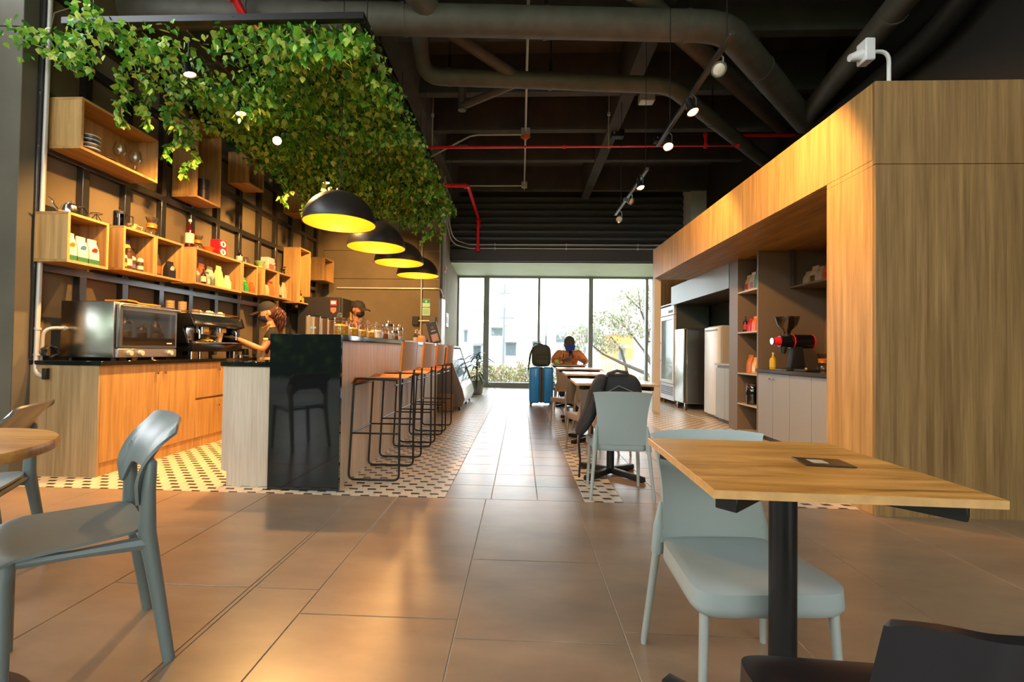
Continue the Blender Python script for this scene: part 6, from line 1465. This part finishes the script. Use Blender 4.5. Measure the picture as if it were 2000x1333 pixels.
J3 = dict(pelvis=V(0, .02, .50), spine=V(0, -.01, .68), chest=V(0, -.06, .86), neck=V(0, -.10, 1.045), head=V(0, -.15, 1.145),
          sh=(V(-.195, -.06, .985), V(.195, -.06, .985)), el=(V(-.31, -.22, .80), V(.31, -.22, .80)), wr=(V(-.12, -.34, .865), V(.13, -.34, .865)), ha=(V(-.045, -.365, .90), V(.05, -.365, .90)),
          palm_n=(V(0, -1, .3), V(0, -1, .3)), thumb=(-1, 1), hip=(V(-.10, -.02, .48), V(.10, -.02, .48)), kn=(V(-.15, -.42, .49), V(.15, -.42, .49)), an=(V(-.15, -.36, .085), V(.15, -.36, .085)), to=(V(-.16, -.50, .05), V(.16, -.50, .05)), face=V(0, -.9, -.55), hs=1.22)
s_ = person('seated man in an orange shirt and blue peaked cap looking down at a phone', J3, SK3, mat('orange_shirt', 'e08c58', .85), DENIM, SHOE, 1.1, (mat('olive_cap', '4c4a3a', .8), mat('blue_peak', '1f3fa8', .7), .035), 1.4, None, mat('black_hair', '17110e', .6))
obj('bag_strap', B().tube([(-.10, -.10, 1.0), (-.115, -.165, .92), (-.12, -.17, .78), (-.11, -.12, .62)], .012, 6), cm('4a4438', .7), s_)
obj('shirt_print', B().shell(lambda u, v: (-.09 + .12 * v, -.172 + .01 * abs(2 * v - 1), .80 + .09 * u), 2, 6, .002), cm('9a8f86', .8), s_)
s_.location = (0.945, 9.07, 0)
ph = thing('phone', 'dark phone held up in both hands by the seated man', 'phone', (0.95, 8.68, .92))
q = Matrix.Translation((0.95, 8.675, .935)) @ Matrix.Rotation(math.radians(-25), 4, 'X')
obj('case', B().box(-.037, .037, -.005, .005, -.065, .085, .006, 2, M=q), mat('phone_case', '26242a', .35), ph)
obj('camera_bump', B().box(-.03, -.002, -.009, -.005, .045, .078, .003, M=q), mat('phone_bump', '0c0c10', .2), ph)
t = thing('plate', 'pale plate of green fruit and bread on the seated man\'s table', 'plate', (0.70, 8.42, .763))
obj('dish', B().lathe([(.05, 0), (.10, .012), (.098, .016), (.04, .008)], (0.70, 8.42, .763), 24), WHITE, t)
obj('rim', B().lathe([(.097, .012), (.102, .0145), (.097, .017)], (0.70, 8.42, .763), 24, False, False), cm('c9c4ba', .4), t)
solo('fruit', B().ell((0.665, 8.42, .817), (.045, .045, .042)), mat('lime_green', 'b8c83a', .45, noise=(20, .15)), 'yellow green fruit on the plate before the seated man', 'fruit', origin=(0.665, 8.42, .775))
solo('bread_roll', B().ell((0.745, 8.43, .803), (.04, .05, .028)), mat('bread_crust', 'c98c48', .7, noise=(20, .2)), 'golden bread roll on the plate before the seated man', 'bread', origin=(0.745, 8.43, .775))
# ================================================================== OUTSIDE
struct('ground_outside', B().box(-40, 40, 12.7, 90, -.7, -.45), mat('pale_paving', 'a8a598', .9, noise=(.6, .12)))
struct('ground_front', B().box(-40, 40, -40, -8.51, -.4, -.1), mat('front_lawn', '7d9a4a', .95, noise=(1.2, .2)))
struct('ground_side', B().box(-40, -11.01, -8.51, 12.7, -.4, -.1), mat('front_lawn', '7d9a4a', .95, noise=(1.2, .2)))
STUC = mat('white_stucco', 'd9dadc', .9); WIND = mat('far_window', '4f585e', .3)
def house(label, x0, x1, y0, y1, z1, wins, roof=True, m=None):
    t = thing('house', label, 'house', ((x0 + x1) / 2, y0, -.45))
    obj('wall', B().box(x0, x1, y0, y1, -.45, z1, .02), m or STUC, t)
    if roof: obj('roof_slab', B().box(x0 - .25, x1 + .25, y0 - .3, y1, z1 + .001, z1 + .18, .02), mat('roof_grey', 'b4b4b6', .8), t)
    for a, c, z0, zz in wins:
        f_ = obj('window', B().box(a, c, y0 - .04, y0 - .001, z0, zz, .01), mat('frame_grey', '7e8084', .6), t)
        obj('pane', B().box(a + .07, c - .07, y0 - .05, y0 - .041, z0 + .07, zz - .07), WIND, f_)
        obj('awning', B().prism([(y0 - .001, zz + .25), (y0 - .7, zz + .1), (y0 - .7, zz + .05), (y0 - .001, zz + .18)], 'x', a - .2, c + .2), mat('awning_grey', '85878a', .8), f_, smooth=False)
    return t
house('white two storey house left of the street pole, seen through the window', -7.4, -3.3, 40, 48, 4.4, [(-6.4, -5.6, 1.8, 3.0), (-5.0, -4.2, 1.8, 3.0), (-3.0 - 1.2, -3.5, .2, 1.4)])
house('white house with two dark windows behind the street pole', -2.9, 1.9, 38, 46, 3.1, [(-1.3, -.35, .55, 1.7), (.95, 2.1 - .4, .7, 1.8), (-2.5, -1.5, 2.2, 2.9)])
house('pale house behind the flowering tree', 2.4, 9.5, 42, 50, 3.3, [(3.2, 4.2, 1.8, 2.8), (6.0, 7.0, 1.8, 2.8)])
house('narrow grey tower house at the edge of the window', -4.7, -4.0, 36, 38, 3.6, [(-4.55, -4.2, 1.6, 2.6)], False, mat('tower_grey', 'bfc2c6', .9))
house('orange walled house behind the tree trunks', 5.2, 6.35, 26, 30, 2.0, [(5.5, 5.9, .5, 1.2)], True, mat('orange_wall', 'e39a55', .9))
# street pole with crossarms and wires
sp_ = thing('street_pole', 'pale utility pole with a crossarm outside the window', 'pole', (-.85, 22, -.45))
POLE = mat('pole_grey', '6f7276', .8)
obj('post', B().cyl((-.85, 22, -.45), (-.80, 22, 4.25), .075, .05, 12), POLE, sp_)
obj('crossarm', B().box(-1.05, -.35, 21.96, 22.04, 2.55, 2.63, .01).box(-1.1, -.5, 21.96, 22.04, 3.75, 3.82, .01), POLE, sp_)
obj('bracket', B().tube([(-1.05, 22, 2.6), (-1.06, 22, 3.3), (-1.0, 22, 3.8)], .02, 6), POLE, sp_)
for i, (a, c) in enumerate((((-12, 24, 3.0), (-.8, 22, 3.75)), ((-.8, 22, 2.6), (6, 23, 2.5)), ((-.8, 21.97, 3.0), (9, 21, 1.9)), ((-.5, 22, 3.4), (12, 26, 3.6)))):
    mid = [(a[0] + (c[0] - a[0]) * f, a[1] + (c[1] - a[1]) * f, a[2] + (c[2] - a[2]) * f - .8 * f * (1 - f)) for f in [k / 10 for k in range(11)]]
    solo('street_wire', B().tube(mid, .010, 5), mat('wire_grey', '4c4e52', .7), ['thin wire from the utility pole off to the tower house', 'thin wire from the lower crossarm toward the flowering tree', 'thin wire crossing in front of the flowering tree', 'thin wire high over the flowering tree'][i], 'wire', origin=mid[0])
# railing fence
fn = thing('railing_fence', 'white picket railing behind the flowering tree', 'fence', (4.6, 21, -.45))
for k in range(40): obj('picket', B().box(2.9 + k * .105, 2.93 + k * .105, 20.98, 21.02, -.45, .65), WHITE, fn)
for z in (-.2, .55): obj('rail', B().box(2.85, 7.1, 20.97, 20.979, z, z + .05), WHITE, fn)
def leaf_cloud(name, pts, s, m, parent):
    gv, gf = [], []; b0 = wloc(parent)
    for p in pts:
        M = leaf_xf(Vector(p), RND.uniform(s * .7, s * 1.3)); vs, fs = LEAF_SHAPES[2]; o0 = len(gv)
        gv += [tuple(M @ Vector(v) - b0) for v in vs]; gf += [tuple(a + o0 for a in f) for f in fs]
    me = bpy.data.meshes.new(name); me.from_pydata(gv, [], gf); me.materials.append(m)
    o = bpy.data.objects.new(name, me); COL.objects.link(o); o.parent = parent; o['kind'] = 'stuff'
    return o
def blob(c, r, n):
    out = []
    for _ in range(n):
        d = Vector((RND.gauss(0, 1), RND.gauss(0, 1), RND.gauss(0, 1))).normalized() * (RND.random() ** .4)
        out.append((c[0] + d.x * r[0], c[1] + d.y * r[1], c[2] + d.z * r[2]))
    return out
TREE = leafmat('pale_tree_leaf', ['6f7d48', '8a9068', 'a0948a', 'b4a49c', '7d8c54'])
SHR = leafmat('shrub_leaf', ['7c8448', '98985c', 'a88f74', 'b89c88', '6c8044'])
BARK = mat('tree_bark', '544a40', .9)
tt = thing('flowering_tree', 'large pale flowering tree with slanting trunks outside the window', 'tree', (4.0, 17, -.45))
TR = [([(5.2, 17, -.45), (5.0, 17, .3), (4.6, 17, 1.0), (4.7, 17, 1.8), (4.4, 17, 2.6), (4.3, 17, 3.4)], [.11, .10, .08, .06, .04, .02]),
      ([(5.4, 17.2, -.45), (4.6, 17, .25), (3.7, 17, .62), (3.0, 17, .95), (2.6, 17, 1.3)], [.10, .08, .06, .04, .02]),
      ([(4.1, 17.4, -.45), (4.0, 17.4, .4), (3.8, 17.4, 1.1), (3.4, 17.4, 1.6)], [.07, .06, .045, .02]),
      ([(4.7, 17, 1.8), (5.4, 17, 2.4), (5.9, 17, 2.9)], [.05, .035, .015]), ([(4.6, 17, 1.0), (3.9, 17, 1.9), (3.3, 17, 2.4)], [.05, .035, .015]), ([(4.4, 17, 2.6), (3.9, 17, 3.1), (3.6, 17, 3.5)], [.03, .02, .01]), ([(4.65, 17, 1.4), (5.3, 16.8, 1.5), (6.1, 16.8, 2.0)], [.05, .03, .015])]
for p, r in TR: obj('branch', B().tube(p, r, 8), BARK, tt)
pts = []
for c, r, n in (((4.4, 17, 3.0), (1.0, .9, .55), 900), ((5.6, 17, 2.6), (.8, .9, .6), 700), ((3.4, 17, 2.3), (.9, .9, .35), 700), ((2.4, 17, 1.7), (.8, .8, .35), 600), ((4.4, 17, 1.9), (1.2, .9, .4), 800), ((5.9, 17, 1.5), (.7, .7, .5), 500), ((2.0, 17, 1.1), (.5, .6, .35), 400), ((3.2, 17.3, 1.3), (.7, .6, .3), 400)):
    pts += blob(c, r, n)
leaf_cloud('leaves', pts, .11, TREE, tt)
shr = [(-1.9, 15.2, .55, .6), (-1.2, 15.6, .5, .75), (-.5, 15.2, .55, .7), (.15, 15.8, .5, .85), (.9, 16.2, .6, 1.1), (1.7, 16.0, .55, .9), (2.5, 15.4, .5, .6), (3.4, 15.6, .5, .45), (4.4, 15.4, .5, .4), (-2.9, 16, .6, .7)]
SN = ['leftmost', 'second', 'third', 'fourth', 'tall middle', 'sixth', 'seventh', 'low eighth', 'low ninth', 'outermost']
SLAB = ['low yellow green shrub right beside the first window mullion outside', 'yellow green shrub outside at the foot of the utility pole', 'pinkish shrub outside just past the utility pole', 'shrub outside between the utility pole and the suitcase', 'tall shrub outside behind the backpack and suitcase', 'shrub outside behind the seated man', 'shrub outside below the left tree branches', 'low shrub outside at the foot of the picket railing', 'low shrub outside below the slanting trunks', 'shrub outside hidden behind the display case']
for (x, y, r, h), lb in zip(shr, SLAB):
    t = thing('shrub', lb, 'shrub', (x, y, -.45), 'shrubs outside the window')
    obj('stems', B().tube([(x, y, -.45), (x + .05, y, .2)], [.03, .01], 6).tube([(x, y, -.45), (x - .15, y, .15)], [.025, .01], 6), BARK, t)
    leaf_cloud('leaves', blob((x, y, -.1 + h * .35), (r, r, h * .65), 700), .10, SHR, t)
# greenery behind the viewer
GRN = leafmat('deep_tree_leaf', ['4f8a28', '74aa38', '9cc858'])
for x, y, lb in ((-14.5, -4, 'round green tree on the lawn beyond the open side by the pier'), (-12, -11.5, 'round green tree at the lawn corner behind the viewer'), (-7, -15, 'round green tree on the lawn behind the viewer, beside the hedge end'), (-1, -17, 'round green tree in the middle of the lawn behind the viewer'), (6, -15, 'round green tree on the lawn behind the viewer, on the oak unit side')):
    t = thing('lawn_tree', lb, 'tree', (x, y, -.1), 'trees behind the viewer')
    obj('trunk', B().tube([(x, y, -.1), (x, y, 2.0), (x + .2, y, 3.0)], [.2, .16, .1], 8), BARK, t)
    leaf_cloud('leaves', blob((x, y, 3.6), (2.6, 2.2, 1.8), 1500), .38, GRN, t)
for i, (x0, x1, y0, y1, lb) in enumerate(((-12.6, -11.4, -8.5, 4.5, 'added unseen hedge for green reflections, along the open side of the terrace'), (-11, 5, -10.2, -9.0, 'added unseen hedge for green reflections, across the terrace front behind the viewer'))):
    t = thing('hedge', lb, 'hedge', ((x0 + x1) / 2, (y0 + y1) / 2, -.1), 'added reflection hedges round the terrace')  # unseen hedges added so the oven and stone end mirror green
    obj('inner_wood', B().box(x0 + .2, x1 - .2, y0 + .2, y1 - .2, -.1, 1.9, .1), mat('hedge_inside', '2c4a1c', .9), t)
    leaf_cloud('leaves', [(RND.uniform(x0, x1), RND.uniform(y0, y1), RND.uniform(0, 2.3)) for _ in range(3000)], .28, GRN, t)
